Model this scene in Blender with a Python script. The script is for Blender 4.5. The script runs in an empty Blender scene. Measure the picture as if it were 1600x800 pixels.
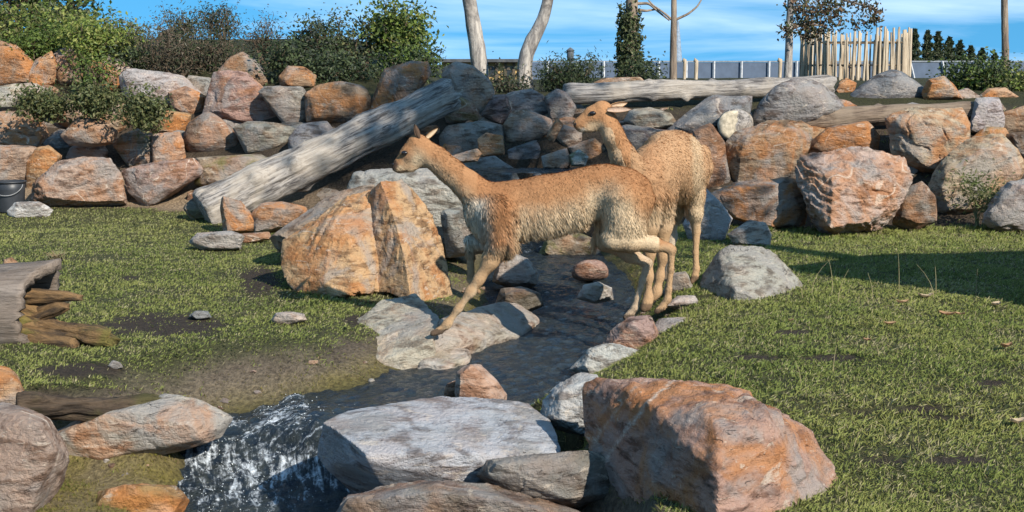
import bpy, bmesh, math, random
import numpy as np
from mathutils import Vector, Matrix

# ------------------------------------------------------------------ camera, world, sun, exposure
scene = bpy.context.scene
C = scene.collection
CAM_H, HORIZON, FPX = 1.5, 100.0, 1600 * 50.0 / 36.0
PITCH = math.atan((400 - HORIZON) / FPX)
cam_data = bpy.data.cameras.new('camera'); cam_data.lens = 50; cam_data.sensor_width = 36
cam_data.clip_start = 0.05; cam_data.clip_end = 6000
cam = bpy.data.objects.new('camera', cam_data); C.objects.link(cam)
cam.location = (0, 0, CAM_H); cam.rotation_euler = (math.pi / 2 - PITCH, 0, 0)
scene.camera = cam

SUN_AZ = math.atan2(0.60, -0.80); SUN_EL = math.radians(34)
SUN = Vector((math.sin(SUN_AZ) * math.cos(SUN_EL), math.cos(SUN_AZ) * math.cos(SUN_EL), math.sin(SUN_EL)))
world = bpy.data.worlds.new('World'); scene.world = world; world.use_nodes = True
wn, wl = world.node_tree.nodes, world.node_tree.links
wn.clear()
w_out = wn.new('ShaderNodeOutputWorld'); w_bg = wn.new('ShaderNodeBackground'); w_bg.inputs[1].default_value = 0.15
w_sky = wn.new('ShaderNodeTexSky'); w_sky.sky_type = 'NISHITA'; w_sky.sun_disc = False
w_sky.sun_elevation = SUN_EL; w_sky.sun_rotation = SUN_AZ
w_sky.air_density = 1.0; w_sky.dust_density = 0.15; w_sky.ozone_density = 3.0
w_tc = wn.new('ShaderNodeTexCoord')
w_up = wn.new('ShaderNodeVectorMath'); w_up.operation = 'MULTIPLY_ADD'      # clear air: lift the pale horizon band
w_up.inputs[1].default_value = (1, 1, 1.0); w_up.inputs[2].default_value = (0, 0, 0.34)
w_nm = wn.new('ShaderNodeVectorMath'); w_nm.operation = 'NORMALIZE'
wl.new(w_tc.outputs['Generated'], w_up.inputs[0]); wl.new(w_up.outputs[0], w_nm.inputs[0]); wl.new(w_nm.outputs[0], w_sky.inputs['Vector'])
# wisps of cirrus over the whole dome
w_map = wn.new('ShaderNodeMapping'); w_map.inputs['Rotation'].default_value = (0.0, 0.10, 0.3); w_map.inputs['Scale'].default_value = (2.2, 2.2, 20)
w_ns = wn.new('ShaderNodeTexNoise'); w_ns.inputs['Scale'].default_value = 1.7; w_ns.inputs['Detail'].default_value = 6; w_ns.inputs['Roughness'].default_value = 0.55; w_ns.inputs['Distortion'].default_value = 0.6
w_rp = wn.new('ShaderNodeMapRange'); w_rp.inputs[1].default_value = 0.42; w_rp.inputs[2].default_value = 0.78; w_rp.inputs[3].default_value = 0.0; w_rp.inputs[4].default_value = 0.32
w_mx = wn.new('ShaderNodeMix'); w_mx.data_type = 'RGBA'; w_mx.inputs[7].default_value = (7.6, 8.1, 8.6, 1)
w_gm = wn.new('ShaderNodeHueSaturation'); w_gm.inputs['Hue'].default_value = 0.482; w_gm.inputs['Saturation'].default_value = 1.30; w_gm.inputs['Value'].default_value = 0.76
wl.new(w_tc.outputs['Generated'], w_map.inputs[0]); wl.new(w_map.outputs[0], w_ns.inputs['Vector']); wl.new(w_ns.outputs[0], w_rp.inputs[0])
wl.new(w_rp.outputs[0], w_mx.inputs[0]); wl.new(w_sky.outputs[0], w_gm.inputs['Color']); wl.new(w_gm.outputs[0], w_mx.inputs[6]); wl.new(w_mx.outputs[2], w_bg.inputs[0]); wl.new(w_bg.outputs[0], w_out.inputs[0])

sun_data = bpy.data.lights.new('sun', 'SUN'); sun_data.energy = 4.1; sun_data.angle = math.radians(0.53); sun_data.color = (1.0, 0.92, 0.80)
sun = bpy.data.objects.new('sun', sun_data); C.objects.link(sun)
sun.rotation_euler = SUN.to_track_quat('Z', 'Y').to_euler(); sun.location = SUN * 50
scene.view_settings.view_transform = 'Standard'; scene.view_settings.look = 'None'
scene.view_settings.exposure = 0.88; scene.view_settings.gamma = 1.0; scene.view_settings.use_curve_mapping = False
scene.render.engine = 'CYCLES'
scene.cycles.use_denoising = True
scene.cycles.max_bounces = 6; scene.cycles.diffuse_bounces = 3; scene.cycles.glossy_bounces = 3
scene.cycles.transparent_max_bounces = 8; scene.cycles.caustics_reflective = False; scene.cycles.caustics_refractive = False
rng = np.random.default_rng(7)

# ------------------------------------------------------------------ pixels to directions and points
CP, SP = math.cos(PITCH), math.sin(PITCH)
def ray(px, py):
    u = (px - 800) / FPX; v = (400 - py) / FPX
    return np.array([u, v * SP + CP, v * CP - SP])
def at(px, py, d):                       # the point of that pixel's ray at world depth d
    r = ray(px, py); return np.array([0, 0, CAM_H]) + r * (d / r[1])
def on_z(px, py, z):                     # ... and at height z
    r = ray(px, py); return np.array([0, 0, CAM_H]) + r * ((z - CAM_H) / r[2])
def pix(P):                              # world points to pixels (to lay out ground patches)
    P = np.atleast_2d(P); q = P - np.array([0, 0, CAM_H])
    fz = q[:, 1] * CP - q[:, 2] * SP; up = q[:, 1] * SP + q[:, 2] * CP
    fz = np.maximum(fz, 0.05)
    return 800 + FPX * q[:, 0] / fz, 400 - FPX * up / fz
def mpp(d): return d / FPX               # metres per pixel at depth d

# ------------------------------------------------------------------ noise
_perm = np.random.default_rng(3).permutation(256); _perm = np.concatenate([_perm, _perm, _perm])
_grad = np.random.default_rng(4).normal(size=(256, 3)); _grad /= np.linalg.norm(_grad, axis=1)[:, None]; _grad = _grad.astype(np.float32)
def perlin(p):
    p = np.asarray(p, np.float64); i = np.floor(p).astype(np.int32); f = (p - i).astype(np.float32); i &= 255
    u = f * f * f * (f * (f * 6 - 15) + 10)
    def g(dx, dy, dz):
        h = _perm[_perm[_perm[i[:, 0] + dx] + i[:, 1] + dy] + i[:, 2] + dz]
        q = _grad[h]; return q[:, 0] * (f[:, 0] - dx) + q[:, 1] * (f[:, 1] - dy) + q[:, 2] * (f[:, 2] - dz)
    def lerp(a, b, t): return a + (b - a) * t
    x00 = lerp(g(0, 0, 0), g(1, 0, 0), u[:, 0]); x10 = lerp(g(0, 1, 0), g(1, 1, 0), u[:, 0])
    x01 = lerp(g(0, 0, 1), g(1, 0, 1), u[:, 0]); x11 = lerp(g(0, 1, 1), g(1, 1, 1), u[:, 0])
    return lerp(lerp(x00, x10, u[:, 1]), lerp(x01, x11, u[:, 1]), u[:, 2]) * 1.5
def fbm(p, o=4, rough=0.5):
    s, a, n = 0, 1.0, 0; p = np.asarray(p, float)
    for k in range(o):
        s = s + a * perlin(p + 17.3 * k); n += a; a *= rough; p = p * 2.03
    return s / n
def sstep(a, b, x):
    t = np.clip((np.asarray(x, float) - a) / (b - a), 0, 1); return t * t * (3 - 2 * t)

# ------------------------------------------------------------------ mesh helpers
def mesh_np(name, V, faces, smooth=True, colors=None, attrs=None, normals=None):
    """faces: (n,k) int array or list of such arrays"""
    V = np.ascontiguousarray(V, dtype=np.float32)
    fl = faces if isinstance(faces, list) else [faces]
    fl = [np.asarray(f, np.int32) for f in fl if len(f)]
    me = bpy.data.meshes.new(name)
    tot = np.concatenate([np.full(len(f), f.shape[1], np.int32) for f in fl])
    idx = np.concatenate([f.ravel() for f in fl])
    me.vertices.add(len(V)); me.vertices.foreach_set('co', V.ravel())
    me.loops.add(len(idx)); me.loops.foreach_set('vertex_index', idx)
    me.polygons.add(len(tot)); st = np.concatenate([[0], np.cumsum(tot)[:-1]]).astype(np.int32)
    me.polygons.foreach_set('loop_start', st); me.polygons.foreach_set('loop_total', tot)
    me.polygons.foreach_set('use_smooth', np.full(len(tot), smooth, bool))
    me.update(calc_edges=True); me.validate()
    if colors is not None:
        c = np.ones((len(V), 4), np.float32); c[:, :3] = colors
        a = me.color_attributes.new('tint', 'FLOAT_COLOR', 'POINT'); a.data.foreach_set('color', c.ravel())
    for k, v in (attrs or {}).items():
        a = me.attributes.new(k, 'FLOAT', 'POINT'); a.data.foreach_set('value', np.asarray(v, np.float32))
    if normals is not None:
        me.normals_split_custom_set_from_vertices(np.asarray(normals, np.float32).tolist())
    return me
def link(name, me, mat=None, parent=None, loc=None):
    o = bpy.data.objects.new(name, me); C.objects.link(o)
    if mat is not None: o.data.materials.append(mat)
    if parent is not None: o.parent = parent
    if loc is not None: o.location = loc
    return o
def tag(o, label, cat, group=None, kind=None):
    o['label'] = label; o['category'] = cat
    if group: o['group'] = group
    if kind: o['kind'] = kind
    return o
def thing(name, loc, label, cat, group=None):
    o = bpy.data.objects.new(name, None); C.objects.link(o); o.location = loc; o.empty_display_size = 0.1
    return tag(o, label, cat, group)
def tube(pts, radii, n=12, seed=0, rough=0.0, cap=True, freq=4.0, squash=1.0):
    """tapered tube along a polyline, ends capped"""
    P = np.asarray(pts, float); R = np.asarray(radii, float)
    T = np.gradient(P, axis=0); T /= np.linalg.norm(T, axis=1)[:, None] + 1e-9
    ref = np.array([0.0, 0, 1]) if abs(T[0, 2]) < 0.9 else np.array([1.0, 0, 0])
    U = []; u = np.cross(ref, T[0]); u /= np.linalg.norm(u)
    for t in T:
        u = u - t * (u @ t); u = u / (np.linalg.norm(u) + 1e-9); U.append(u)
    U = np.array(U); W = np.cross(T, U)
    a = np.arange(n) * 2 * math.pi / n
    ring = U[:, None, :] * np.cos(a)[None, :, None] + W[:, None, :] * np.sin(a)[None, :, None] * squash
    V = P[:, None, :] + ring * R[:, None, None]
    if rough:
        nz = fbm(V.reshape(-1, 3) * freq + seed * 7.1, 3).reshape(V.shape[:2])
        V = V + ring * (nz * rough * R[:, None])[..., None]
    m = len(P); V = V.reshape(-1, 3)
    i = np.arange(m - 1)[:, None] * n; j = np.arange(n)[None, :]; k = (j + 1) % n
    F = np.stack([i + j, i + k, i + n + k, i + n + j], -1).reshape(-1, 4)
    fl = [F]
    if cap:
        V = np.vstack([V, P[0], P[-1]]); jj = np.arange(n); kk = (jj + 1) % n
        fl.append(np.stack([kk, jj, np.full(n, m * n)], -1)); b = (m - 1) * n
        fl.append(np.stack([b + jj, b + kk, np.full(n, m * n + 1)], -1))
    return V, fl
def resample(pts, n, radii=None):
    P = np.asarray(pts, float); s = np.concatenate([[0], np.cumsum(np.linalg.norm(np.diff(P, axis=0), axis=1))])
    t = np.linspace(0, s[-1], n)
    Q = np.stack([np.interp(t, s, P[:, k]) for k in range(3)], -1)
    for _ in range(max(1, n // 10)):
        Q[1:-1] = Q[1:-1] * .5 + (Q[:-2] + Q[2:]) * .25
    if radii is None: return Q
    return Q, np.interp(t, s, radii)
class Bag:                                # collects vertex/face arrays for one mesh
    def __init__(s): s.V = []; s.F = {}; s.C = []; s.n = 0
    def add(s, V, fl, col=None):
        for f in (fl if isinstance(fl, list) else [fl]):
            f = np.asarray(f)
            if len(f): s.F.setdefault(f.shape[1], []).append(f + s.n)
        s.V.append(V); s.n += len(V)
        if col is not None: s.C.append(np.broadcast_to(np.asarray(col, float), (len(V), 3)))
    def mesh(s, name, smooth=True):
        return mesh_np(name, np.vstack(s.V), [np.vstack(v) for v in s.F.values()], smooth, np.vstack(s.C) if s.C else None)

# ------------------------------------------------------------------ materials
def new_mat(name):
    m = bpy.data.materials.new(name); m.use_nodes = True
    n, l = m.node_tree.nodes, m.node_tree.links
    b = n['Principled BSDF']; b.inputs['Specular IOR Level'].default_value = 0.25; b.inputs['Roughness'].default_value = 0.85
    return m, n, l, b
def nd(n, t, **kw):
    x = n.new(t)
    for k, v in kw.items(): setattr(x, k, v)
    return x
def noise(n, l, vec, scale, detail=4, rough=0.55, dist=0.0):
    x = n.new('ShaderNodeTexNoise'); x.inputs['Scale'].default_value = scale; x.inputs['Detail'].default_value = detail
    x.inputs['Roughness'].default_value = rough; x.inputs['Distortion'].default_value = dist
    if vec is not None: l.new(vec, x.inputs['Vector'])
    return x.outputs[0]
def mrange(n, l, v, a, b, c=0.0, d=1.0, smooth=True):
    x = n.new('ShaderNodeMapRange'); x.interpolation_type = 'SMOOTHSTEP' if smooth else 'LINEAR'
    for k, q in ((1, a), (2, b), (3, c), (4, d)): x.inputs[k].default_value = q
    l.new(v, x.inputs[0]); return x.outputs[0]
def mth(n, l, op, a, b=None):
    x = n.new('ShaderNodeMath'); x.operation = op
    for k, q in ((0, a), (1, b)):
        if q is None: continue
        if isinstance(q, (int, float)): x.inputs[k].default_value = q
        else: l.new(q, x.inputs[k])
    return x.outputs[0]
def mixc(n, l, fac, a, b, mode='MIX'):
    x = n.new('ShaderNodeMix'); x.data_type = 'RGBA'; x.blend_type = mode
    for k, q in ((0, fac), (6, a), (7, b)):
        if isinstance(q, (int, float)): x.inputs[k].default_value = q
        elif isinstance(q, tuple): x.inputs[k].default_value = (*q, 1) if len(q) == 3 else q
        else: l.new(q, x.inputs[k])
    return x.outputs[2]
def bump(n, l, b, h, strength=0.5, dist=0.02):
    x = n.new('ShaderNodeBump'); x.inputs['Strength'].default_value = strength; x.inputs['Distance'].default_value = dist
    l.new(h, x.inputs['Height']); l.new(x.outputs[0], b.inputs['Normal']); return x

def make_rock_mat():
    m, n, l, b = new_mat('weathered_rock')
    tc = nd(n, 'ShaderNodeTexCoord'); oi = nd(n, 'ShaderNodeObjectInfo')
    off = nd(n, 'ShaderNodeVectorMath', operation='MULTIPLY_ADD'); off.inputs[1].default_value = (1, 1, 1)
    sc = nd(n, 'ShaderNodeVectorMath', operation='SCALE'); sc.inputs[0].default_value = (37, 53, 71); l.new(oi.outputs['Random'], sc.inputs['Scale'])
    l.new(tc.outputs['Object'], off.inputs[0]); l.new(sc.outputs[0], off.inputs[2]); v = off.outputs[0]
    st = nd(n, 'ShaderNodeMapping'); st.inputs['Scale'].default_value = (1, 1, 3.2); st.inputs['Rotation'].default_value = (0.5, 0.35, 0); l.new(v, st.inputs[0]); vs = st.outputs[0]
    base, stain = oi.outputs['Color'], oi.outputs['Alpha']
    def prop(k):
        a = nd(n, 'ShaderNodeAttribute', attribute_type='OBJECT', attribute_name=k); return a.outputs['Fac']
    big = noise(n, l, v, 2.4, 5, 0.6, 0.6); mid = noise(n, l, vs, 7, 6, 0.65, 0.3); fine = noise(n, l, v, 42, 6, 0.7)
    hue = nd(n, 'ShaderNodeHueSaturation'); hue.inputs['Saturation'].default_value = 1.0
    dk = mixc(n, l, 1.0, base, (0.42, 0.38, 0.36), 'MULTIPLY')
    col = mixc(n, l, mrange(n, l, mid, 0.44, 0.62), base, dk)
    gry = mixc(n, l, 0.75, base, (0.29, 0.275, 0.26))
    col = mixc(n, l, mrange(n, l, big, 0.49, 0.60, 0, 0.85), col, gry)
    # rust stain
    big2 = noise(n, l, v, 3.1, 6, 0.62, 0.9)
    s1 = mth(n, l, 'MULTIPLY', mrange(n, l, big2, 0.42, 0.62), stain)
    stc = mixc(n, l, mid, (0.52, 0.235, 0.075), (0.34, 0.12, 0.040))
    col = mixc(n, l, s1, col, stc)
    # pale quartz crust and speckle
    cr = noise(n, l, vs, 5.2, 8, 0.72, 1.2)
    col = mixc(n, l, mrange(n, l, cr, 0.565, 0.66, 0, 0.62), col, (0.56, 0.48, 0.39))
    col = mixc(n, l, mrange(n, l, fine, 0.60, 0.74, 0, 0.5), col, (0.62, 0.55, 0.47))
    col = mixc(n, l, mrange(n, l, fine, 0.30, 0.43, 0.62, 0), col, mixc(n, l, 1.0, col, (0.33, 0.28, 0.25), 'MULTIPLY'))
    # veins
    vn = noise(n, l, v, 1.7, 2, 0.45, 0.4); vd = mth(n, l, 'ABSOLUTE', mth(n, l, 'SUBTRACT', vn, 0.5))
    vm = mth(n, l, 'MULTIPLY', mth(n, l, 'MULTIPLY', mrange(n, l, vd, 0.003, 0.011, 0.85, 0), mrange(n, l, big2, 0.50, 0.60)), prop('vein_amount'))
    col = mixc(n, l, vm, col, (0.66, 0.56, 0.46))
    # cracks, dark
    ck = noise(n, l, vs, 2.6, 4, 0.6, 1.0); cd = mth(n, l, 'ABSOLUTE', mth(n, l, 'SUBTRACT', ck, 0.47))
    ckm = mth(n, l, 'MULTIPLY', mrange(n, l, cd, 0.0, 0.009, 1, 0), mrange(n, l, mid, 0.52, 0.62))
    col = mixc(n, l, mth(n, l, 'MULTIPLY', ckm, 0.5), col, (0.07, 0.05, 0.04))
    at_ = nd(n, 'ShaderNodeAttribute', attribute_name='vein_line'); col = mixc(n, l, mth(n, l, 'MULTIPLY', at_.outputs['Fac'], mrange(n, l, fine, 0.36, 0.62, 0.1, 0.9)), col, (0.60, 0.50, 0.41))
    # moss and lichen
    mo = noise(n, l, v, 4.0, 6, 0.65, 0.5)
    mm = mth(n, l, 'MULTIPLY', mrange(n, l, mo, 0.46, 0.60), prop('moss_amount'))
    mcol = mixc(n, l, fine, (0.07, 0.085, 0.014), (0.22, 0.20, 0.05))
    col = mixc(n, l, mm, col, mcol)
    l.new(col, b.inputs['Base Color'])
    rg = mth(n, l, 'SUBTRACT', 0.88, mth(n, l, 'MULTIPLY', prop('wet_amount'), 0.55)); l.new(rg, b.inputs['Roughness'])
    h = mth(n, l, 'ADD', mth(n, l, 'MULTIPLY', mid, 0.9), mth(n, l, 'MULTIPLY', fine, 0.55))
    h = mth(n, l, 'SUBTRACT', h, mth(n, l, 'MULTIPLY', ckm, 0.35))
    bump(n, l, b, h, 1.0, 0.045)
    return m
ROCK = make_rock_mat()

def tint_mat(name, rough=0.8, trans=0.0, spec=0.2, bump_scale=0, bump_str=0.3, bump_dist=0.01, var=0.0, vscale=3.0, up=0.0):
    """colour from the mesh's tint attribute; leaves and fur get some translucency"""
    m, n, l, b = new_mat(name); b.inputs['Roughness'].default_value = rough; b.inputs['Specular IOR Level'].default_value = spec
    a = nd(n, 'ShaderNodeAttribute', attribute_name='tint'); col = a.outputs['Color']
    tc = nd(n, 'ShaderNodeTexCoord')
    if var: col = mixc(n, l, mrange(n, l, noise(n, l, tc.outputs['Object'], vscale, 5, 0.65), 0.35, 0.65, var, 0), col, mixc(n, l, 1.0, col, (0.4, 0.36, 0.33), 'MULTIPLY'))
    l.new(col, b.inputs['Base Color'])
    if bump_scale: bump(n, l, b, noise(n, l, tc.outputs['Object'], bump_scale, 5, 0.65), bump_str, bump_dist)
    if up:                               # thin blades: soften each blade's facing towards the lie of the turf
        ge = nd(n, 'ShaderNodeNewGeometry'); v1 = nd(n, 'ShaderNodeVectorMath', operation='SCALE'); v1.inputs['Scale'].default_value = 1 - up; l.new(ge.outputs['Normal'], v1.inputs[0])
        v2 = nd(n, 'ShaderNodeVectorMath', operation='ADD'); v2.inputs[1].default_value = (0, 0, up); l.new(v1.outputs[0], v2.inputs[0]); v3 = nd(n, 'ShaderNodeVectorMath', operation='NORMALIZE'); l.new(v2.outputs[0], v3.inputs[0]); l.new(v3.outputs[0], b.inputs['Normal'])
    if trans:
        t = nd(n, 'ShaderNodeBsdfTranslucent'); l.new(col, t.inputs['Color']); x = nd(n, 'ShaderNodeMixShader'); x.inputs[0].default_value = trans
        l.new(b.outputs[0], x.inputs[1]); l.new(t.outputs[0], x.inputs[2]); l.new(x.outputs[0], n['Material Output'].inputs[0])
    return m
LEAF = tint_mat('leaf', 0.55, 0.35, 0.35)
GRASS = tint_mat('grass_blade', 0.7, 0.40, 0.12, up=0.8)
FUR = tint_mat('fur', 0.9, 0.05, 0.08)
COAT = tint_mat('coat', 0.95, 0.0, 0.05, 90, 0.7, 0.01)
HOOF = tint_mat('hoof', 0.6, 0.0, 0.3)

def wood_mat(name, c1, c2, c3, stretch=(1.6, 20, 20), patch=0.6, bd=0.02):
    """weathered wood or bark, grain along local X"""
    m, n, l, b = new_mat(name); tc = nd(n, 'ShaderNodeTexCoord')
    mp = nd(n, 'ShaderNodeMapping'); mp.inputs['Scale'].default_value = stretch; l.new(tc.outputs['Object'], mp.inputs[0])
    g = noise(n, l, mp.outputs[0], 1.6, 8, 0.68, 0.8); p = noise(n, l, tc.outputs['Object'], 2.6, 5, 0.6, 0.5); f = noise(n, l, mp.outputs[0], 6, 5, 0.7)
    col = mixc(n, l, mrange(n, l, g, 0.36, 0.62), c2, c1)
    col = mixc(n, l, mrange(n, l, p, 0.46, 0.64, 0, patch), col, c3)
    col = mixc(n, l, mrange(n, l, f, 0.30, 0.44, 0.7, 0), col, mixc(n, l, 1.0, col, (0.25, 0.22, 0.2), 'MULTIPLY'))
    l.new(col, b.inputs['Base Color'])
    bump(n, l, b, mth(n, l, 'ADD', g, mth(n, l, 'MULTIPLY', f, 0.6)), 0.9, bd); return m
WOOD = wood_mat('grey_deadwood', (0.37, 0.34, 0.31), (0.075, 0.068, 0.066), (0.44, 0.38, 0.31))
WOODB = wood_mat('brown_deadwood', (0.24, 0.18, 0.13), (0.09, 0.065, 0.05), (0.28, 0.22, 0.16))
ROTTEN = wood_mat('rotten_wood', (0.20, 0.12, 0.055), (0.055, 0.038, 0.025), (0.14, 0.13, 0.03), (3, 16, 16), 0.7)
PEAT = wood_mat('dark_rotten_wood', (0.085, 0.06, 0.04), (0.03, 0.022, 0.016), (0.07, 0.07, 0.02), (3, 16, 16), 0.6)
BARKZ = wood_mat('pale_bark', (0.44, 0.40, 0.35), (0.17, 0.155, 0.145), (0.09, 0.08, 0.075), (9, 9, 2.2), 0.9, 0.012)
BARKB = wood_mat('brown_bark', (0.27, 0.21, 0.155), (0.12, 0.09, 0.07), (0.34, 0.28, 0.21), (10, 10, 1.6), 0.5, 0.012)
STAKE = wood_mat('peeled_stake', (0.50, 0.42, 0.31), (0.26, 0.20, 0.14), (0.38, 0.31, 0.22), (16, 16, 1.2), 0.5, 0.005)
def plain(name, col, rough=0.7, spec=0.3, nscale=8, var=0.25):
    m, n, l, b = new_mat(name); tc = nd(n, 'ShaderNodeTexCoord')
    f = noise(n, l, tc.outputs['Object'], nscale, 5, 0.6)
    l.new(mixc(n, l, mrange(n, l, f, 0.3, 0.7), tuple(c * (1 - var) for c in col), tuple(min(1, c * (1 + var)) for c in col)), b.inputs['Base Color'])
    b.inputs['Roughness'].default_value = rough; b.inputs['Specular IOR Level'].default_value = spec; return m

# ------------------------------------------------------------------ terrain
def stream_nodes():
    N = []
    for px, py, z, hw in ((848, 372, -0.06, .22), (855, 395, -0.08, .30), (872, 425, -0.10, .42), (888, 465, -0.13, .38), (866, 515, -0.15, .35), (795, 575, -0.17, .35),
                          (690, 622, -0.19, .33), (570, 645, -0.20, .32), (455, 658, -0.22, .30)):
        p = on_z(px, py, z); N.append((p[0], p[1], z, hw))
    N += [(-1.24, 6.74, -0.30, .26), (-1.14, 6.50, -0.43, .33), (-1.05, 6.0, -0.47, .38), (-1.15, 4.6, -0.5, .45), (-2.0, 1.0, -0.55, .5), (-3.0, -8.0, -0.6, .5)]
    return np.array(N)
SN = stream_nodes()
_seg = np.concatenate([[0], np.cumsum(np.hypot(*np.diff(SN[:, :2], axis=0).T))])
_t = np.linspace(0, _seg[-1], 420)
PATH = np.stack([np.interp(_t, _seg, SN[:, k]) for k in range(4)], -1)
for _ in range(6): PATH[1:-1] = PATH[1:-1] * .5 + (PATH[:-2] + PATH[2:]) * .25
_tan = np.gradient(PATH[:, :2], axis=0); _tan /= np.linalg.norm(_tan, axis=1)[:, None]
def stream_at(x, y):
    """distance, water level, half width, side (+1 = left bank when looking downstream) of the nearest point of the stream"""
    x = np.asarray(x, float); y = np.asarray(y, float); r = np.full(x.shape, 1e3); lv = np.zeros(x.shape); hw = np.ones(x.shape); sd = np.ones(x.shape); ix = np.zeros(x.shape, int)
    near = np.where((x > -5) & (x < 2.8) & (y < 13.9) & (y > -9))[0]; x32, y32, px32, py32 = (np.asarray(v, np.float32) for v in (x, y, PATH[:, 0], PATH[:, 1]))
    for c in range(0, len(near), 20000):
        s = near[c:c + 20000]; dx = x32[s, None] - px32[None]; dy = y32[s, None] - py32[None]
        q = dx * dx + dy * dy; k = q.argmin(1); r[s] = np.sqrt(q[np.arange(len(s)), k]); lv[s] = PATH[k, 2]; hw[s] = PATH[k, 3]; ix[s] = k
        sd[s] = np.sign(_tan[k, 0] * (y[s] - PATH[k, 1]) - _tan[k, 1] * (x[s] - PATH[k, 0]))
    return r, lv, hw, sd, ix
def wall_y(x): return np.interp(x, [-20, -6, -4, -3, -1.8, -0.8, 0.3, 1.1, 2.0, 3, 8, 30], [14.5, 14.4, 14.2, 13.9, 13.2, 12.7, 12.5, 12.4, 12.3, 12.3, 12.4, 12.6])
def terrain(x, y, detail=True):
    x = np.asarray(x, float); y = np.asarray(y, float); sh = x.shape; x = x.ravel(); y = y.ravel()
    z = 0.10 * sstep(0.1, 1.1, x) * sstep(5.2, 7.2, y) - 0.17 * sstep(6.2, 4.9, y) * sstep(0.1, 0.6, x)
    s = y - wall_y(x)
    flat = np.interp(s, [-1.2, 0, 0.5, 1.2, 2.0, 3.0, 6, 17, 32, 60], [0, 0.03, 0.22, 0.66, 0.98, 1.16, 1.22, 1.20, 0.3, 0.3])
    hill = np.interp(s, [-1.2, 0, 0.5, 1.2, 2.0, 3.0, 4.5, 6.5, 10, 18, 32, 60], [0, 0.10, 0.30, 0.76, 1.14, 1.40, 1.66, 1.85, 1.9, 1.3, 0.3, 0.3])
    k = sstep(-0.6, -2.6, x)
    z = np.maximum(z, z * 0.3 + flat * (1 - k) + hill * k)
    z = np.where(s > 0, z, z)
    if detail:
        P = np.stack([x, y, 0 * x], -1); near = (np.abs(x) < 14) & (y < 40) & (y > -5)
        f = np.zeros(len(x)); f[near] = fbm(P[near] * 0.9, 3) * 0.035 + fbm(P[near] * 5, 3) * 0.012
        z = z + f
    # hollow under the foreground rocks
    e2 = ((x + 0.33) / 0.62) ** 2 + ((y - 6.05) / 0.75) ** 2
    z = np.minimum(z, -0.42 + 0.50 * sstep(0.8, 1.5, e2) + np.where(e2 > 1.5, 9, 0))
    e = ((x + 0.42) / 0.82) ** 2 + ((y - 4.95) / 0.95) ** 2
    z = np.minimum(z, -0.50 + 0.52 * sstep(0.75, 1.5, e) + np.where(e > 1.5, 9, 0))
    e3 = ((x + 1.95) / 0.95) ** 2 + ((y - 5.55) / 0.95) ** 2
    z = np.minimum(z, -0.36 + 0.38 * sstep(0.45, 1.5, e3) + np.where(e3 > 1.5, 9, 0))
    r, lv, hw, sd, ix = stream_at(x, y)
    slope = np.where(sd < 0, np.where(y < 6.65, 0.9, 0.36), np.where(y < 8.6, 0.42, 0.6))                                # right bank of the flow = picture left, flatter
    q = np.maximum(0, r - hw * 0.85)
    ch = lv - 0.11 + q * slope + 0.35 * q * q + np.where(r > 2.2, 9, 0)
    w = 0.05; z = np.where(ch < 5, -w * np.logaddexp(-z / w, -ch / w), z)
    return z.reshape(sh)
def th(x, y): return float(terrain(np.array([x]), np.array([y]))[0])
def ground_hit(px, py, start=3.0, end=60.0):
    """first point where the pixel's ray meets the terrain"""
    r = ray(px, py); d = np.concatenate([np.arange(start, 20, 0.02), np.arange(20, end, 0.2)])
    P = np.array([0, 0, CAM_H]) + r[None] * (d / r[1])[:, None]
    b = np.where(P[:, 2] < terrain(P[:, 0], P[:, 1], False))[0]
    return P[b[0]] if len(b) else None

# ground: one sheet to the horizon, fine where the picture looks
def axis(lo, hi, step, far):
    a = [lo]; g = step
    while a[-1] > -far: g *= 1.22; a.append(a[-1] - g)
    b = [hi]; g = step
    while b[-1] < far: g *= 1.22; b.append(b[-1] + g)
    return np.array(a[::-1][:-1] + list(np.arange(lo, hi, step)) + b)
gx = axis(-6.8, 6.2, 0.055, 3000); gy = axis(3.6, 17.2, 0.055, 3000)
GX, GY = np.meshgrid(gx, gy); X = GX.ravel(); Y = GY.ravel(); Z = terrain(X, Y)
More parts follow.
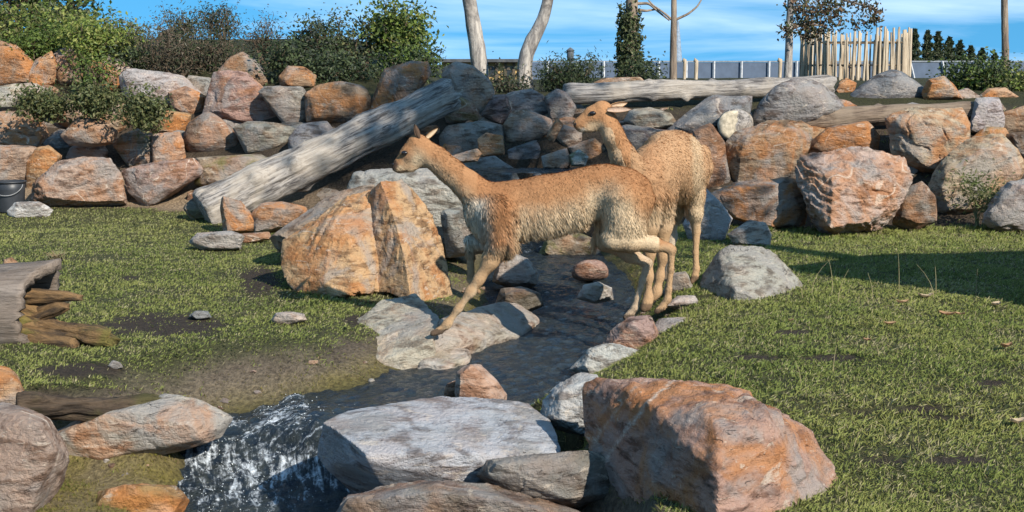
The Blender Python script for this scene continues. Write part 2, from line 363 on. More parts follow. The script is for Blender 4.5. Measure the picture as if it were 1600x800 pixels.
# patches of bare soil and one painted shadow left of the orange boulder, found on the ground from where the photo shows them
MUD_SHADE = [(262, 508, 100, 20), (130, 578, 75, 12), (430, 590, 120, 28), (560, 555, 70, 22), (405, 440, 34, 24), (140, 622, 100, 16), (380, 330, 60, 10), (200, 435, 14, 5), (1440, 640, 60, 7), (1300, 560, 50, 6), (1550, 600, 40, 6), (1340, 645, 40, 5), (1480, 655, 50, 6), (1180, 560, 40, 5), (1500, 720, 60, 8), (1380, 720, 40, 6), (1240, 520, 30, 4), (90, 470, 30, 5), (560, 500, 25, 10)]
def ground_masks(x, y, z):
    P = np.stack([x, y, z], -1); r, lv, hw, sd, ix = stream_at(x, y); q = r - hw
    vis = (y > 3) & (y < 20) & (np.abs(x) < 9); nz = np.zeros(len(x)); n2 = nz.copy()
    nz[vis] = fbm(P[vis] * 2.3, 4); n2[vis] = fbm(P[vis] * 7.0 + 5, 3)
    px, py = pix(P)
    mud_shade = np.zeros(len(x))
    for cx, cy, a, b in MUD_SHADE:
        e = np.sqrt(((px - cx) / a) ** 2 + ((py - cy) / b) ** 2) + n2 * 0.55
        mud_shade = np.maximum(mud_shade, sstep(1.12, 0.75, e) * vis)
    bank = sstep(0.62, 0.30, q + nz * 0.22) * np.where(sd < 0, 1, 0); bank = np.maximum(bank, sstep(0.30, 0.14, q + nz * 0.12))
    e = ((x + 0.42) / 0.82) ** 2 + ((y - 4.95) / 0.95) ** 2; bank = np.maximum(bank, sstep(1.6, 1.1, e)); e3 = ((x + 1.95) / 0.95) ** 2 + ((y - 5.55) / 0.95) ** 2; bank = np.maximum(bank, sstep(1.35, 0.9, e3 + nz * .3))
    moss = sstep(0.46, 0.12, q + n2 * 0.12) * (0.55 + 0.45 * sstep(-0.2, 0.3, nz)); moss = np.maximum(moss, sstep(1.2, .7, e3) * (.35 + .5 * sstep(-.2, .3, n2)))
    s = y - wall_y(x)
    wall = sstep(-0.30, 0.0, s + nz * 0.15)
    sand = wall * sstep(-1.4, -2.4, x) * sstep(0.8, 0.4, s)
    hillg = sstep(1.9, 2.6, s)
    wet = sstep(0.06, -0.04, z - lv) * (q < 0.5)
    return mud_shade, bank, moss, wall, sand, hillg, wet, nz, n2
mud_shade, bank, moss, wallm, sand, hillg, wet, nz, n2 = ground_masks(X, Y, Z)
def mixv(a, b, t): return a * (1 - t[:, None]) + np.asarray(b)[None] * t[:, None]
gc = np.tile(np.array([0.082, 0.086, 0.034]), (len(X), 1))
gc = mixv(gc, [0.105, 0.098, 0.034], sstep(-0.1, 0.5, nz) * 0.7)
gc = mixv(gc, [0.060, 0.046, 0.034], np.clip(mud_shade, 0, 1))
gc = mixv(gc, [0.235, 0.190, 0.140], bank); gc = mixv(gc, [0.29, 0.245, 0.060], moss * bank * 0.9)
gc = mixv(gc, [0.085, 0.064, 0.045], wallm); gc = mixv(gc, [0.36, 0.27, 0.18], sand)
gc = mixv(gc, [0.055, 0.056, 0.022], hillg * wallm)
gc = mixv(gc, [0.065, 0.062, 0.030], wet)
ny, nx = len(gy), len(gx); ii = np.arange(ny - 1)[:, None] * nx + np.arange(nx - 1)[None]
F = np.stack([ii, ii + 1, ii + 1 + nx, ii + nx], -1).reshape(-1, 4)
def soil_mat():
    m, n, l, b = new_mat('soil'); a = nd(n, 'ShaderNodeAttribute', attribute_name='tint'); tc = nd(n, 'ShaderNodeTexCoord')
    f = noise(n, l, tc.outputs['Object'], 40, 8, 0.75); g = noise(n, l, tc.outputs['Object'], 5, 5, 0.6)
    col = mixc(n, l, mrange(n, l, f, 0.3, 0.7), mixc(n, l, 1.0, a.outputs['Color'], (0.45, 0.43, 0.42), 'MULTIPLY'), mixc(n, l, 1.0, a.outputs['Color'], (1.35, 1.33, 1.3), 'MULTIPLY'))
    l.new(col, b.inputs['Base Color']); b.inputs['Roughness'].default_value = 0.9
    bump(n, l, b, mth(n, l, 'ADD', f, g), 1.0, 0.06); return m
ground = link('ground', mesh_np('ground', np.stack([X, Y, Z], -1), F, True, gc), soil_mat()); ground['kind'] = 'structure'

# stream: the water as its own sheet in the channel
def build_water():
    wx = np.arange(-3.6, 2.2, 0.022); wy = np.arange(2.2, 12.9, 0.022); WX, WY = np.meshgrid(wx, wy); x = WX.ravel(); y = WY.ravel()
    r, lv, hw, sd, ix = stream_at(x, y); keep = (r < hw + 0.42)
    e = ((x + 0.42) / 0.82) ** 2 + ((y - 4.95) / 0.95) ** 2; pool = e < 1.25
    lv = np.where(pool & ~(r < hw + .1), -0.47, lv); keep |= pool
    L = lv.reshape(WX.shape).copy()
    for _ in range(10): L[1:-1, 1:-1] = (L[1:-1, 1:-1] * 2 + L[:-2, 1:-1] + L[2:, 1:-1] + L[1:-1, :-2] + L[1:-1, 2:]) / 6
    z = L.ravel(); P = np.stack([x, y, 0 * x], -1)
    # flow coordinate makes the ripples run along the stream
    fl = ix * (_t[1]) + (x - PATH[ix, 0]) * _tan[ix, 0] + (y - PATH[ix, 1]) * _tan[ix, 1]; PF = np.stack([fl * 3.2, r * sd * 7.5, 0 * x], -1)
    gyy, gxx = np.gradient(L, 0.022); steep = np.clip(np.hypot(gxx, gyy).ravel() / 0.40, 0, 1)
    casc = sstep(0.10, 0.55, steep) * (x < -0.6)
    c0 = np.array([-1.22, 6.25]); below = np.exp(-(((x - c0[0]) / 0.48) ** 2 + ((y - c0[1]) / 0.42) ** 2)) * (z < -0.33)
    c1 = on_z(845, 388, -0.08); up = np.exp(-(((x - c1[0]) / 0.30) ** 2 + ((y - c1[1]) / 0.35) ** 2))
    run = np.exp(-(((x + 1.05) / 0.50) ** 2 + ((y - 6.93) / 0.16) ** 2))
    turb = np.clip(casc * .75 + below * .7 + 0.45 * up + 0.4 * run, 0, 1)
    k = keep
    rip = np.zeros(len(x)); rip[k] = fbm(PF[k] * 1.0, 4) * 0.024 + fbm(P[k] * 9, 3) * 0.017 + perlin(P[k] * 17) * 0.006
    big = np.zeros(len(x)); big[k] = np.abs(fbm(np.stack([x * 9, y * 6, z * 14], -1)[k], 4)) * 0.11 + perlin(P[k] * 26) * 0.018
    z = z + rip * (1 - 0.4 * turb) + big * turb * 0.75
    fz = np.zeros(len(x)); fz[k] = fbm(np.stack([x * 11, y * 9, z * 16], -1)[k] + 3, 5, 0.62)
    foam = np.clip(sstep(0.12, 0.42, fz + turb * 0.30 - 0.13) * sstep(0.10, 0.55, turb), 0, 1) * .8
    # glittering crests in the runs
    foam = np.maximum(foam, sstep(0.33, 0.5, fz) * 0.35 * sstep(0.25, 0.02, r - hw))
    ny, nx = WX.shape; ii = np.arange(ny - 1)[:, None] * nx + np.arange(nx - 1)[None]
    F = np.stack([ii, ii + 1, ii + 1 + nx, ii + nx], -1).reshape(-1, 4); F = F[k[F].all(1)]
    u, inv = np.unique(F, return_inverse=True); F = inv.reshape(F.shape)
    me = mesh_np('stream', np.stack([x, y, z], -1)[u], F, True, None, {'foam': np.clip(turb + .10 * sstep(.1, .45, fz), 0, 1)[u], 'flow': fl[u], 'across': (r * sd)[u]})
    m, n, l, b = new_mat('stream_water'); a = nd(n, 'ShaderNodeAttribute', attribute_name='foam'); tc = nd(n, 'ShaderNodeTexCoord')
    f1 = noise(n, l, tc.outputs['Object'], 14, 4, 0.6, 0.4); f2 = noise(n, l, tc.outputs['Object'], 75, 5, 0.7)
    cx = nd(n, 'ShaderNodeCombineXYZ'); sx = nd(n, 'ShaderNodeAttribute', attribute_name='flow'); sy = nd(n, 'ShaderNodeAttribute', attribute_name='across')
    l.new(mth(n, l, 'MULTIPLY', sx.outputs['Fac'], 5.0), cx.inputs[0]); l.new(mth(n, l, 'MULTIPLY', sy.outputs['Fac'], 22.0), cx.inputs[1]); fs = noise(n, l, cx.outputs[0], 1.0, 9, 0.68, 0.6)
    fq = noise(n, l, tc.outputs['Object'], 30, 8, 0.75, 0.2); fn = mth(n, l, 'ADD', mth(n, l, 'MULTIPLY', fs, 0.6), mth(n, l, 'MULTIPLY', fq, 0.4)); fm = mth(n, l, 'MULTIPLY', mrange(n, l, mth(n, l, 'ADD', fn, mth(n, l, 'MULTIPLY', a.outputs['Fac'], 0.11)), 0.585, 0.74), mrange(n, l, a.outputs['Fac'], 0.02, 0.35))
    col = mixc(n, l, mrange(n, l, f1, 0.35, 0.65), (0.012, 0.020, 0.031), (0.030, 0.036, 0.036))
    l.new(mixc(n, l, fm, col, (0.62, 0.68, 0.74)), b.inputs['Base Color'])
    l.new(mth(n, l, 'ADD', 0.07, mth(n, l, 'MULTIPLY', fm, 0.5)), b.inputs['Roughness'])
    b.inputs['Specular IOR Level'].default_value = 0.5; b.inputs['IOR'].default_value = 1.33
    bump(n, l, b, mth(n, l, 'ADD', f1, mth(n, l, 'MULTIPLY', f2, 0.30)), 1.0, 0.045)
    o = link('stream', me, m); o['kind'] = 'structure'
    # beads of spray and bubbles where the water falls
    rg = np.random.default_rng(9); i = rg.choice(len(x), 900, p=(turb * k * (z < -.2)) ** 2 / ((turb * k * (z < -.2)) ** 2).sum()); i = i[fz[i] > -.05]
    bm = bmesh.new(); bmesh.ops.create_icosphere(bm, subdivisions=1, radius=1); bm.verts.ensure_lookup_table(); D = np.array([v.co[:] for v in bm.verts]); FF = np.array([[v.index for v in f.verts] for f in bm.faces]); bm.free()
    c = np.stack([x[i], y[i], z[i] + np.abs(rg.normal(size=len(i))) * .008], -1) + rg.normal(size=(len(i), 3)) * np.array([.01, .01, .004]); r = rg.uniform(.0010, .0026, len(i))
    V = (c[:, None, :] + D[None] * r[:, None, None]).reshape(-1, 3); FF = (FF[None] + (np.arange(len(i)) * len(D))[:, None, None]).reshape(-1, 3)
    fo = link('foam', mesh_np('foam', V, FF, True), plain('foam_bubble', (.72, .77, .80), .25, .5)); tag(fo, 'white bubbles and spray on the small fall of the stream', 'foam', None, 'stuff')
    return m
WATER = build_water()
# ------------------------------------------------------------------ rocks
def ico(level):
    bm = bmesh.new(); bmesh.ops.create_icosphere(bm, subdivisions=level, radius=1); bm.verts.ensure_lookup_table()
    V = np.array([v.co[:] for v in bm.verts]); F = np.array([[v.index for v in f.verts] for f in bm.faces]); bm.free()
    return V / np.linalg.norm(V, axis=1)[:, None], F
ICO = {k: ico(k + (k > 4)) for k in (3, 4, 5, 6)}
def hull_planes(P):
    bm = bmesh.new()
    for p in P: bm.verts.new(p)
    r = bmesh.ops.convex_hull(bm, input=bm.verts); bm.normal_update()
    out = []
    for f in bm.faces:
        if f.calc_area() < 1e-7: continue
        n = np.array(f.normal[:]); h = n @ np.array(f.verts[0].co[:])
        for q in out:
            if q[0] @ n > 0.985: q[1] = max(q[1], h); break
        else: out.append([n, h])
    bm.free(); N = np.array([q[0] for q in out]); H = np.array([q[1] for q in out])
    return N, H
def rock_mesh(P, seed, level=4, p=140, lump=0.040, fine=0.024, chips=6, strata=0.0, sdir=(0.3, 0.2, 1), centre=None):
    """a faceted, chipped and weathered boulder around the hull of the points P; returns mesh verts (local), faces, centre"""
    hulls = [np.asarray(h, float) for h in P] if isinstance(P, tuple) else [np.asarray(P, float)]
    P = np.vstack(hulls); rg = np.random.default_rng(seed)
    lo, hi = P.min(0), P.max(0); c = (lo + hi) / 2 * 0.5 + P.mean(0) * 0.5; S = (hi - lo) / 2 + 1e-3
    if centre is not None: c = np.asarray(centre, float)
    Q = (P - c) / S
    ex = []
    for _ in range(chips):
        n = rg.normal(size=3); n /= np.linalg.norm(n); s = (Q @ n).max(); ex.append((n, s * rg.uniform(0.86, 0.98)))
    D, F = ICO[level]; r = 0
    for h in hulls:                      # several hulls round one centre: a boulder with clefts
        N, H = hull_planes((h - c) / S); H = np.maximum(H, 0.04)
        if ex: N = np.vstack([N, [e[0] for e in ex]]); H = np.concatenate([H, [e[1] for e in ex]])
        dots = np.maximum(D @ N.T, 0) / H[None]; top = dots.max(1)
        r = np.maximum(r, (((dots / top[:, None]) ** p).sum(1)) ** (-1.0 / p) / top * 1.01)
    V = D * r[:, None] * S
    sz = float(np.cbrt(S.prod())); nrm = V / S ** 2; nrm /= np.linalg.norm(nrm, axis=1)[:, None]
    w = V / sz + seed * 3.17
    # smooth lumps, conchoidal scoops, fine roughness
    f = fbm(w * 1.5, 3); q = f * 5.0; fr = q - np.floor(q); ter = (np.floor(q) + sstep(0.72, 1.0, fr)) / 5.0
    crk = sstep(0.05, 0.0, np.abs(fbm(w * 0.9 + 20, 2))) * sstep(0.0, 0.2, fbm(w * 0.8 + 31, 2))
    d = lump * (0.5 * f + 1.0 * ter) - lump * 0.7 * np.abs(fbm(w * 2.6 + 9, 3)) - lump * 0.8 * crk + fine * fbm(w * 6.5, 4, 0.6)
    if strata:
        a = np.array(sdir) / np.linalg.norm(sdir); t = (w @ a) * 5.5 + fbm(w * 1.5 + 4, 2) * 1.6
        st = t - np.floor(t); d = d + strata * (np.where(st < 0.8, st / 0.8, (1 - st) / 0.2) - 0.5) * (0.5 + fbm(w * 2 + 2, 2))
    V = V + nrm * (d * sz)[:, None]
    return V, F, c
PAL = {   # colour, rust stain, vein, moss
 'rust': ((0.37, 0.215, 0.125), 0.85, 0.3, 0.0), 'orange': ((0.43, 0.25, 0.13), 0.95, 0.2, 0.0), 'tan': ((0.40, 0.29, 0.19), 0.40, 0.3, 0.0),
 'pink': ((0.36, 0.245, 0.185), 0.40, 0.8, 0.0), 'brown': ((0.25, 0.165, 0.11), 0.45, 0.2, 0.05), 'grey': ((0.28, 0.255, 0.225), 0.20, 0.4, 0.05),
 'blue': ((0.215, 0.215, 0.22), 0.12, 0.5, 0.05), 'pale': ((0.46, 0.41, 0.345), 0.22, 0.3, 0.0), 'white': ((0.47, 0.455, 0.43), 0.05, 0.3, 0.0),
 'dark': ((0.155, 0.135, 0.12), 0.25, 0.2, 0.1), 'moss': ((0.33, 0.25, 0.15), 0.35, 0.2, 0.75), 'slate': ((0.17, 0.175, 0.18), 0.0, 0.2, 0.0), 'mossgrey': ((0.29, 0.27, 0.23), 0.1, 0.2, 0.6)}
_rock_n = [0]
def put_rock(name, label, key, P3, level=4, cat=None, group=None, wet=0.0, moss=None, vein=None, stain=None, col=None, **kw):
    _rock_n[0] += 1; seed = kw.pop('seed', _rock_n[0])
    vp = kw.pop('vein_plane', None); at_ = None
    if isinstance(P3, tuple):            # a cleft boulder: two joined blocks
        V, F, c = rock_mesh(P3[0], seed, level, **kw); V2, F2, c2 = rock_mesh(P3[1], seed + 50, level, **kw); F = np.vstack([F, F2 + len(V)]); V = np.vstack([V, V2 + c2 - c])
    else: V, F, c = rock_mesh(P3, seed, level, **kw)
    if vp is not None:
        n_ = np.cross(vp[1] - vp[0], vp[2] - vp[0]); n_ /= np.linalg.norm(n_); q = (V + c - vp[0]) @ n_ + 0.012 * fbm(V * 9, 2)
        at_ = {'vein_line': np.maximum(sstep(.011, .004, np.abs(q)), .5 * sstep(.008, .003, np.abs(q + .085))) * sstep(-.1, .1, vp[0][2] + .05 - c[2] - V[:, 2] + .25)}
    me = mesh_np(name, V, F, True, None, at_); me.set_sharp_from_angle(angle=math.radians(26)); o = link(name, me, ROCK, None, c)
    k = PAL[key]; rg = np.random.default_rng(seed + 500); j = rg.uniform(0.88, 1.12) * np.array([1, rg.uniform(0.95, 1.05), rg.uniform(0.9, 1.1)])
    rgb = np.array(col if col else k[0]) * j; rgb = (rgb * .86 + rgb.mean() * .14) * 0.99
    o.color = (*rgb, k[1] if stain is None else stain); o['vein_amount'] = float(k[2] if vein is None else vein)
    o['moss_amount'] = float(k[3] if moss is None else moss); o['wet_amount'] = float(wet)
    tag(o, label, cat or name.split('_')[-1], group); return o
def rock(name, label, key, pts, d=None, tf=None, tb=None, front=None, extra=None, **kw):
    """pts: the outline as 'x,y x,y ...'; d: depth of the outline (None = where its foot meets the terrain); tf, tb: how far it bulges to the front and back"""
    O = np.array([[float(q) for q in s.split(',')] for s in pts.split()])
    c = O.mean(0); O = c + (O - c) * kw.pop('grow', 1.05); w, h = np.ptp(O, axis=0)
    if d is None:
        i = O[:, 1].argmax(); g = None
        for dy in (0, -4, 4, -10, 10, 20):
            g = ground_hit(c[0], O[i, 1] + dy)
            if g is not None: break
        d0 = g[1]
    else: d0 = d
    size = math.sqrt(w * h) * mpp(d0); rg = np.random.default_rng(_rock_n[0] + 91)
    tf = size * 0.32 if tf is None else tf; tb = size * 0.45 if tb is None else tb
    if d is None: d0 += tf * 0.75
    P = [at(x, y, d0) for x, y in O]
    P += [at(*(c + (q - c) * 0.90), d0 + tb * rg.uniform(0.7, 1.0)) for q in O]
    if front is None:
        k = c + np.array([w, h]) * rg.uniform(-0.10, 0.10, 2)
        for q in O[::max(1, len(O) // 6)]:
            P.append(at(*(k + (q - k) * rg.uniform(0.60, 0.92)), d0 - tf * rg.uniform(0.35, 1.0)))
    else:
        for x, y, dd in front: P.append(at(x, y, d0 + dd))
    if extra: P += extra
    return put_rock(name, label, key, np.array(P), **kw)

# --- left rock wall, bottom course
rock('boulder', 'wide reddish boulder with slanting layers, right of the black bucket', 'pink', '53,318 55,285 91,255 128,247 170,249 187,272 196,318 128,326', strata=0.06, sdir=(-.3, .2, 1), level=5)
rock('boulder', 'long pinkish boulder with pale veins tapering to a point, at the foot of the wall', 'pink', '191,266 238,255 300,249 316,262 312,275 264,306 225,322 204,300', level=5, vein=1.0)
rock('boulder', 'olive-brown mossy block above the sandy strip, left of the leaning log', 'moss', '306,292 310,247 408,241 418,247 418,272 386,288 335,296', level=4, moss=0.6)
rock('rock', 'grey and orange rock directly behind the black bucket', 'tan', '-40,225 0,230 55,230 46,258 46,292 0,296 -40,290')
rock('rock', 'bright orange wedge of rock between the bucket and the layered reddish boulder', 'orange', '42,255 57,232 75,228 97,245 87,260 58,300 42,300')
rock('stone', 'small flat-topped stone resting on the layered reddish boulder', 'pink', '104,246 112,228 160,226 168,236 165,254 110,256', d=15.0)
rock('rock', 'pale green-spotted rock with an orange streak, left of an orange block', 'mossgrey', '178,228 190,212 218,200 236,205 242,230 240,260 200,262 190,243', moss=0.3, stain=0.7)
rock('rock', 'squarish light orange block above the veined pinkish boulder', 'orange', '238,210 280,206 287,225 290,252 240,260')
# --- left rock wall, middle course
rock('boulder', 'big orange boulder with a pale diagonal vein, over the grey and orange rock', 'rust', '-40,180 0,177 52,171 65,185 78,220 72,234 0,236 -40,232', vein=1.0, level=4)
rock('boulder', 'large smooth tan boulder with a rounded top under the wall shrubs', 'tan', '75,172 80,158 103,152 150,158 192,160 202,195 187,214 120,210 97,200 80,188', level=5, stain=0.6, p=12)
rock('rock', 'brown lens-shaped rock leaning on the large smooth tan boulder', 'brown', '96,212 122,184 160,188 182,205 181,224 150,228 110,227', d=14.75, col=(.33, .22, .15))
rock('rock', 'orange-faced rock beneath the right-hand wall shrub', 'orange', '235,197 243,178 262,173 298,178 296,196 287,210 240,208')
rock('boulder', 'dark brown rounded triangular boulder leaning in the wall', 'brown', '285,222 290,195 318,175 332,172 360,195 374,215 375,238 340,244 300,243 288,234', level=4, p=14)
rock('boulder', 'grey-brown flat-topped boulder beside the dark triangular one', 'grey', '365,200 390,190 440,193 462,202 446,226 420,239 385,240 374,215', level=4)
rock('boulder', 'tall russet boulder with an angular face, highest of the left wall', 'rust', '318,180 335,115 360,112 385,115 410,140 440,165 452,190 400,198 360,190 345,180', level=5, col=(.36, .22, .15), stain=.5)
rock('boulder', 'grey-brown peaked boulder behind the tall russet one', 'brown', '336,118 360,90 378,82 395,92 410,105 418,132 395,140 350,136', col=(.27, .21, .17))
rock('rock', 'grey upright slab between the russet boulder and the square brown block', 'grey', '405,145 415,135 475,136 484,155 480,192 450,200 438,168')
rock('boulder', 'square brown block with a flat weathered face, midway along the wall', 'brown', '477,145 500,132 540,127 570,135 579,155 574,188 520,195 480,190', level=5, stain=.7, tf=.14, p=30)
rock('boulder', 'bright orange boulder with a dark ridged right half, behind the leaning log', 'orange', '576,175 590,140 600,110 640,98 668,97 672,115 652,148 600,182', level=5, strata=.05, sdir=(1, 0, .4))
rock('rock', 'dark grey rock under the square brown block', 'blue', '540,195 560,178 595,180 590,208 555,218')
rock('rock', 'blue-grey rock behind the middle of the leaning log', 'blue', '452,214 470,195 510,190 532,216 524,236 480,250 453,244')
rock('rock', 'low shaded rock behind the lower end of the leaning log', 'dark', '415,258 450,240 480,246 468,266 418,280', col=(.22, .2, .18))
rock('rock', 'small orange-bellied rock among dark shrubs above the grey slab', 'rust', '436,120 450,103 475,105 494,118 490,137 440,140')
# --- left rock wall, upper course
rock('boulder', 'grey-topped orange boulder at the upper left end of the wall', 'rust', '-40,70 0,65 25,72 45,90 50,105 44,135 0,140 -40,138', level=4)
rock('rock', 'orange block next to the grey-topped boulder high in the wall', 'orange', '40,120 55,95 80,80 88,100 84,134 45,140')
rock('rock', 'greyish pink rock with moss on top, high in the wall', 'pink', '76,90 100,75 130,80 134,110 126,130 90,135', moss=.3)
rock('rock', 'vivid orange rock with a shadowed hole, high in the wall above the shrubs', 'orange', '130,115 145,95 165,100 192,120 187,145 150,143', stain=1)
rock('rock', 'grey wedge of rock rising behind the vivid orange one', 'grey', '158,92 170,84 207,108 200,134 184,130', col=(.38, .33, .27))
rock('boulder', 'long pale sloping boulder running under the dark brush', 'pale', '188,122 200,108 240,112 285,120 300,135 318,150 302,172 265,168 220,156 193,146', level=5, vein=.8)
rock('rock', 'orange and white rock at the lower end of the pale sloping boulder', 'orange', '264,145 290,135 305,143 322,150 314,178 290,182 268,170')
rock('rock', 'smooth grey rock wedged left of the tall russet boulder', 'grey', '290,126 296,118 330,122 328,152 305,152')
rock('rock', 'pale grey rock showing through the green hillside bushes', 'pale', '70,66 85,52 105,52 124,62 121,80 80,80')
rock('rock', 'orange-tipped grey rock poking out of the dark brush', 'rust', '236,72 255,48 270,44 282,55 278,76 248,84', stain=.8)
rock('rock', 'whitish rock half hidden by the trailing shrub', 'pale', '-40,138 0,135 50,130 78,140 66,168 0,176 -40,176')
rock('stone', 'pale flat stone in front of the black bucket', 'white', '12,330 25,316 60,315 82,328 74,340 15,341', tf=.1)
# --- stones round the leaning log's foot and the big orange boulder
rock('stone', 'dark greenish stone propping the low end of the leaning log', 'mossgrey', '286,325 305,308 340,310 349,332 340,344 300,344', col=(.2, .19, .16))
rock('stone', 'upright rusty stone against the low end of the leaning log', 'rust', '345,322 348,308 375,315 400,345 402,364 350,366', tf=.12)
rock('stone', 'reddish angular stone lying between the log and the grey-brown slab', 'rust', '391,335 410,318 440,315 480,325 488,338 450,360 398,364')
rock('stone', 'flat pale lichened stone lying in the grass', 'pale', '295,378 310,364 360,361 377,367 372,390 320,393', tf=.12, vein=.6)
rock('stone', 'small flat pinkish stone touching the lichened one', 'pink', '372,366 420,362 424,374 376,382', tf=.08)
rock('slab', 'grey-brown sloping slab leaning to the big orange boulder', 'grey', '425,372 455,350 500,320 540,298 580,290 600,330 560,370 500,385 440,392', d=10.6, tf=.3, tb=.3, cat='slab', col=(.33, .25, .19), level=5)
_d = 9.55
_ob = ([at(x, y, _d + k) for x, y, k in ((596, 286, -.10), (628, 282, .05), (652, 302, .1), (674, 335, .1), (694, 392, .05), (708, 460, -.05), (700, 472, -.2), (644, 470, -.60), (558, 442, -.16), (556, 326, .16), (640, 300, .5), (690, 420, .5), (600, 440, .6), (617, 345, -.30))],
       [at(x, y, _d + k) for x, y, k in ((436, 408, -.05), (440, 378, .0), (498, 340, .05), (522, 322, .08), (568, 298, .12), (604, 290, .15), (618, 330, .1), (596, 456, -.34), (592, 330, -.02), (640, 400, .0), (642, 458, -.12), (632, 318, .12), (516, 348, -.22), (538, 352, -.24), (558, 460, -.50), (528, 464, -.52), (448, 440, -.22), (470, 466, -.30), (570, 450, -.05), (600, 440, .6), (460, 400, .5), (560, 330, .6), (620, 400, .4))])
put_rock('boulder', 'biggest orange boulder with fluted faces and a pointed top, by the stream', 'orange', _ob, 6, chips=0, lump=.04, fine=.03, strata=.035, sdir=(1, -.25, -.22), stain=.7, col=(.47, .275, .145))
rock('boulder', 'grey fluted boulder behind the biggest orange boulder', 'grey', '545,300 560,272 620,264 680,268 738,296 750,330 748,392 690,400 620,380', d=10.9, level=5, tf=.3, col=(.38, .36, .32), stain=.05)
rock('rock', 'low grey block at the stream edge behind the walking animal', 'grey', '690,330 745,322 775,345 772,392 700,402', d=10.3, tf=.2, col=(.33, .32, .30))
# --- cascade of rocks in the middle
rock('boulder', 'broad grey slab-like boulder with a pale lower edge, under the leaning log', 'grey', '688,215 700,197 750,190 783,195 790,230 760,245 690,250', level=4, tf=.3)
rock('stone', 'square orange-brown stone set against the broad grey boulder', 'brown', '746,218 760,208 785,212 788,240 750,245', d=13.1, col=(.33, .22, .13), stain=.6)
rock('boulder', 'olive-grey wedge-shaped boulder above the walking animal\'s shoulders', 'mossgrey', '705,258 740,246 770,243 800,262 812,284 790,300 730,298', level=4, moss=.35)
rock('stone', 'thin ochre stone between two grey boulders of the cascade', 'orange', '696,246 745,232 752,240 745,252 702,256', d=12.75)
rock('boulder', 'pinkish-grey boulder with a sunlit right corner, middle of the cascade', 'pink', '788,195 800,175 820,170 858,185 867,200 842,217 790,226', level=4, col=(.34, .27, .22))
rock('boulder', 'rounded mauve-grey boulder under the shrub by the bent trunk', 'pink', '783,162 795,145 830,140 850,150 865,182 830,186 795,182', level=4, col=(.31, .26, .23), stain=.15)
rock('boulder', 'dark round boulder at the left end of the horizontal log', 'dark', '850,152 870,140 888,146 900,168 890,192 862,190')
rock('rock', 'blue-grey tilted slab in the middle of the cascade', 'blue', '787,232 840,218 854,240 845,260 800,264 787,250')
rock('stone', 'reddish flat stone beside the upper water ledge', 'pink', '846,244 885,232 893,252 888,262 850,262', d=13.0)
rock('stone', 'pale stone with a bright green mossy corner by the upper water ledge', 'white', '890,242 905,233 919,245 914,259 893,259', d=12.95, moss=.6)
rock('stone', 'tan upright sliver of stone left of the standing animal\'s muzzle', 'tan', '853,214 870,184 880,195 864,224', d=13.5)
rock('rock', 'grey rock just below the standing animal\'s muzzle', 'grey', '866,212 880,195 908,203 910,228 885,232')
rock('rock', 'brownish rock left of the standing animal\'s neck', 'brown', '888,230 930,215 950,238 940,256 900,250')
rock('boulder', 'big tan boulder crowned with brown, against the top end of the leaning log', 'tan', '688,110 705,95 740,105 765,125 772,145 764,178 735,186 712,150', level=4, stain=.3)
rock('rock', 'mossy-edged pink rock under the top end of the leaning log', 'pink', '692,172 715,148 742,165 752,190 700,195', moss=.5)
rock('rock', 'dark purplish rock right of the big tan boulder', 'dark', '752,180 770,150 790,148 801,178 782,196', col=(.2, .155, .14))
rock('rock', 'shaded rock with a pale spot beneath the horizontal log', 'grey', '975,190 985,172 1015,168 1045,176 1060,196 1010,210')
rock('rock', 'dark sloping rock behind the standing animal\'s back', 'dark', '955,215 975,195 1010,200 1045,205 1030,240 980,245')
rock('rock', 'grey ridge of rock under the horizontal log, running down to the right', 'blue', '1040,205 1070,180 1120,150 1175,152 1168,182 1120,195 1070,215')
rock('rock', 'grey flat rock at the left end of the horizontal log, under the ivy', 'tan', '930,130 950,122 1000,121 1010,130 960,138', d=15.3)
# --- right rock wall
rock('boulder', 'huge grey dome-shaped boulder on top of the right wall', 'grey', '1168,205 1180,160 1205,130 1235,119 1280,125 1310,150 1326,168 1290,186 1240,210 1180,214', level=5, p=9, col=(.26, .245, .22), stain=.1)
rock('boulder', 'brown block with a pale blue-grey end and one orange spot, right wall', 'brown', '1135,225 1150,208 1200,190 1250,190 1274,205 1267,228 1242,278 1200,276 1145,290 1137,262', level=5, stain=.6)
rock('boulder', 'reddish-brown flat block with a shadowed hollow at its right end', 'rust', '1252,245 1262,225 1290,200 1355,190 1372,205 1368,240 1320,243 1260,246', col=(.32, .19, .125), level=4)
rock('boulder', 'upright multicoloured boulder, orange and grey, under the long brown log', 'rust', '1387,185 1420,170 1500,172 1514,195 1517,228 1492,254 1470,282 1430,270 1398,245', level=5, stain=.75, lump=.07, col=(.40, .30, .22))
rock('boulder', 'large rugged boulder with orange lower face and white crusted top', 'rust', '1248,265 1255,243 1320,236 1350,232 1400,243 1415,260 1424,280 1412,312 1392,334 1370,356 1300,366 1282,358 1262,315', level=6, lump=.055, fine=.045, col=(.42, .31, .23), stain=.6, vein=.6, strata=.05, sdir=(.5, 0, 1), tf=.40,
     front=[(1302, 275, -.32), (1296, 355, -.40), (1395, 262, -.16), (1360, 345, -.30), (1340, 245, -.12), (1400, 300, -.16)])
rock('boulder', 'long brown boulder with a sunlit white and orange left end, foot of the right wall', 'brown', '1110,302 1150,287 1230,278 1247,286 1260,322 1257,352 1215,358 1180,348 1138,338', level=5, stain=.9, col=(.34, .24, .17))
rock('boulder', 'ochre-topped boulder with weeds growing over its dark front, right wall', 'tan', '1450,295 1465,265 1490,235 1510,220 1565,212 1588,235 1600,265 1580,296 1520,330 1470,340 1453,322', level=5, stain=.45, col=(.42, .32, .20))
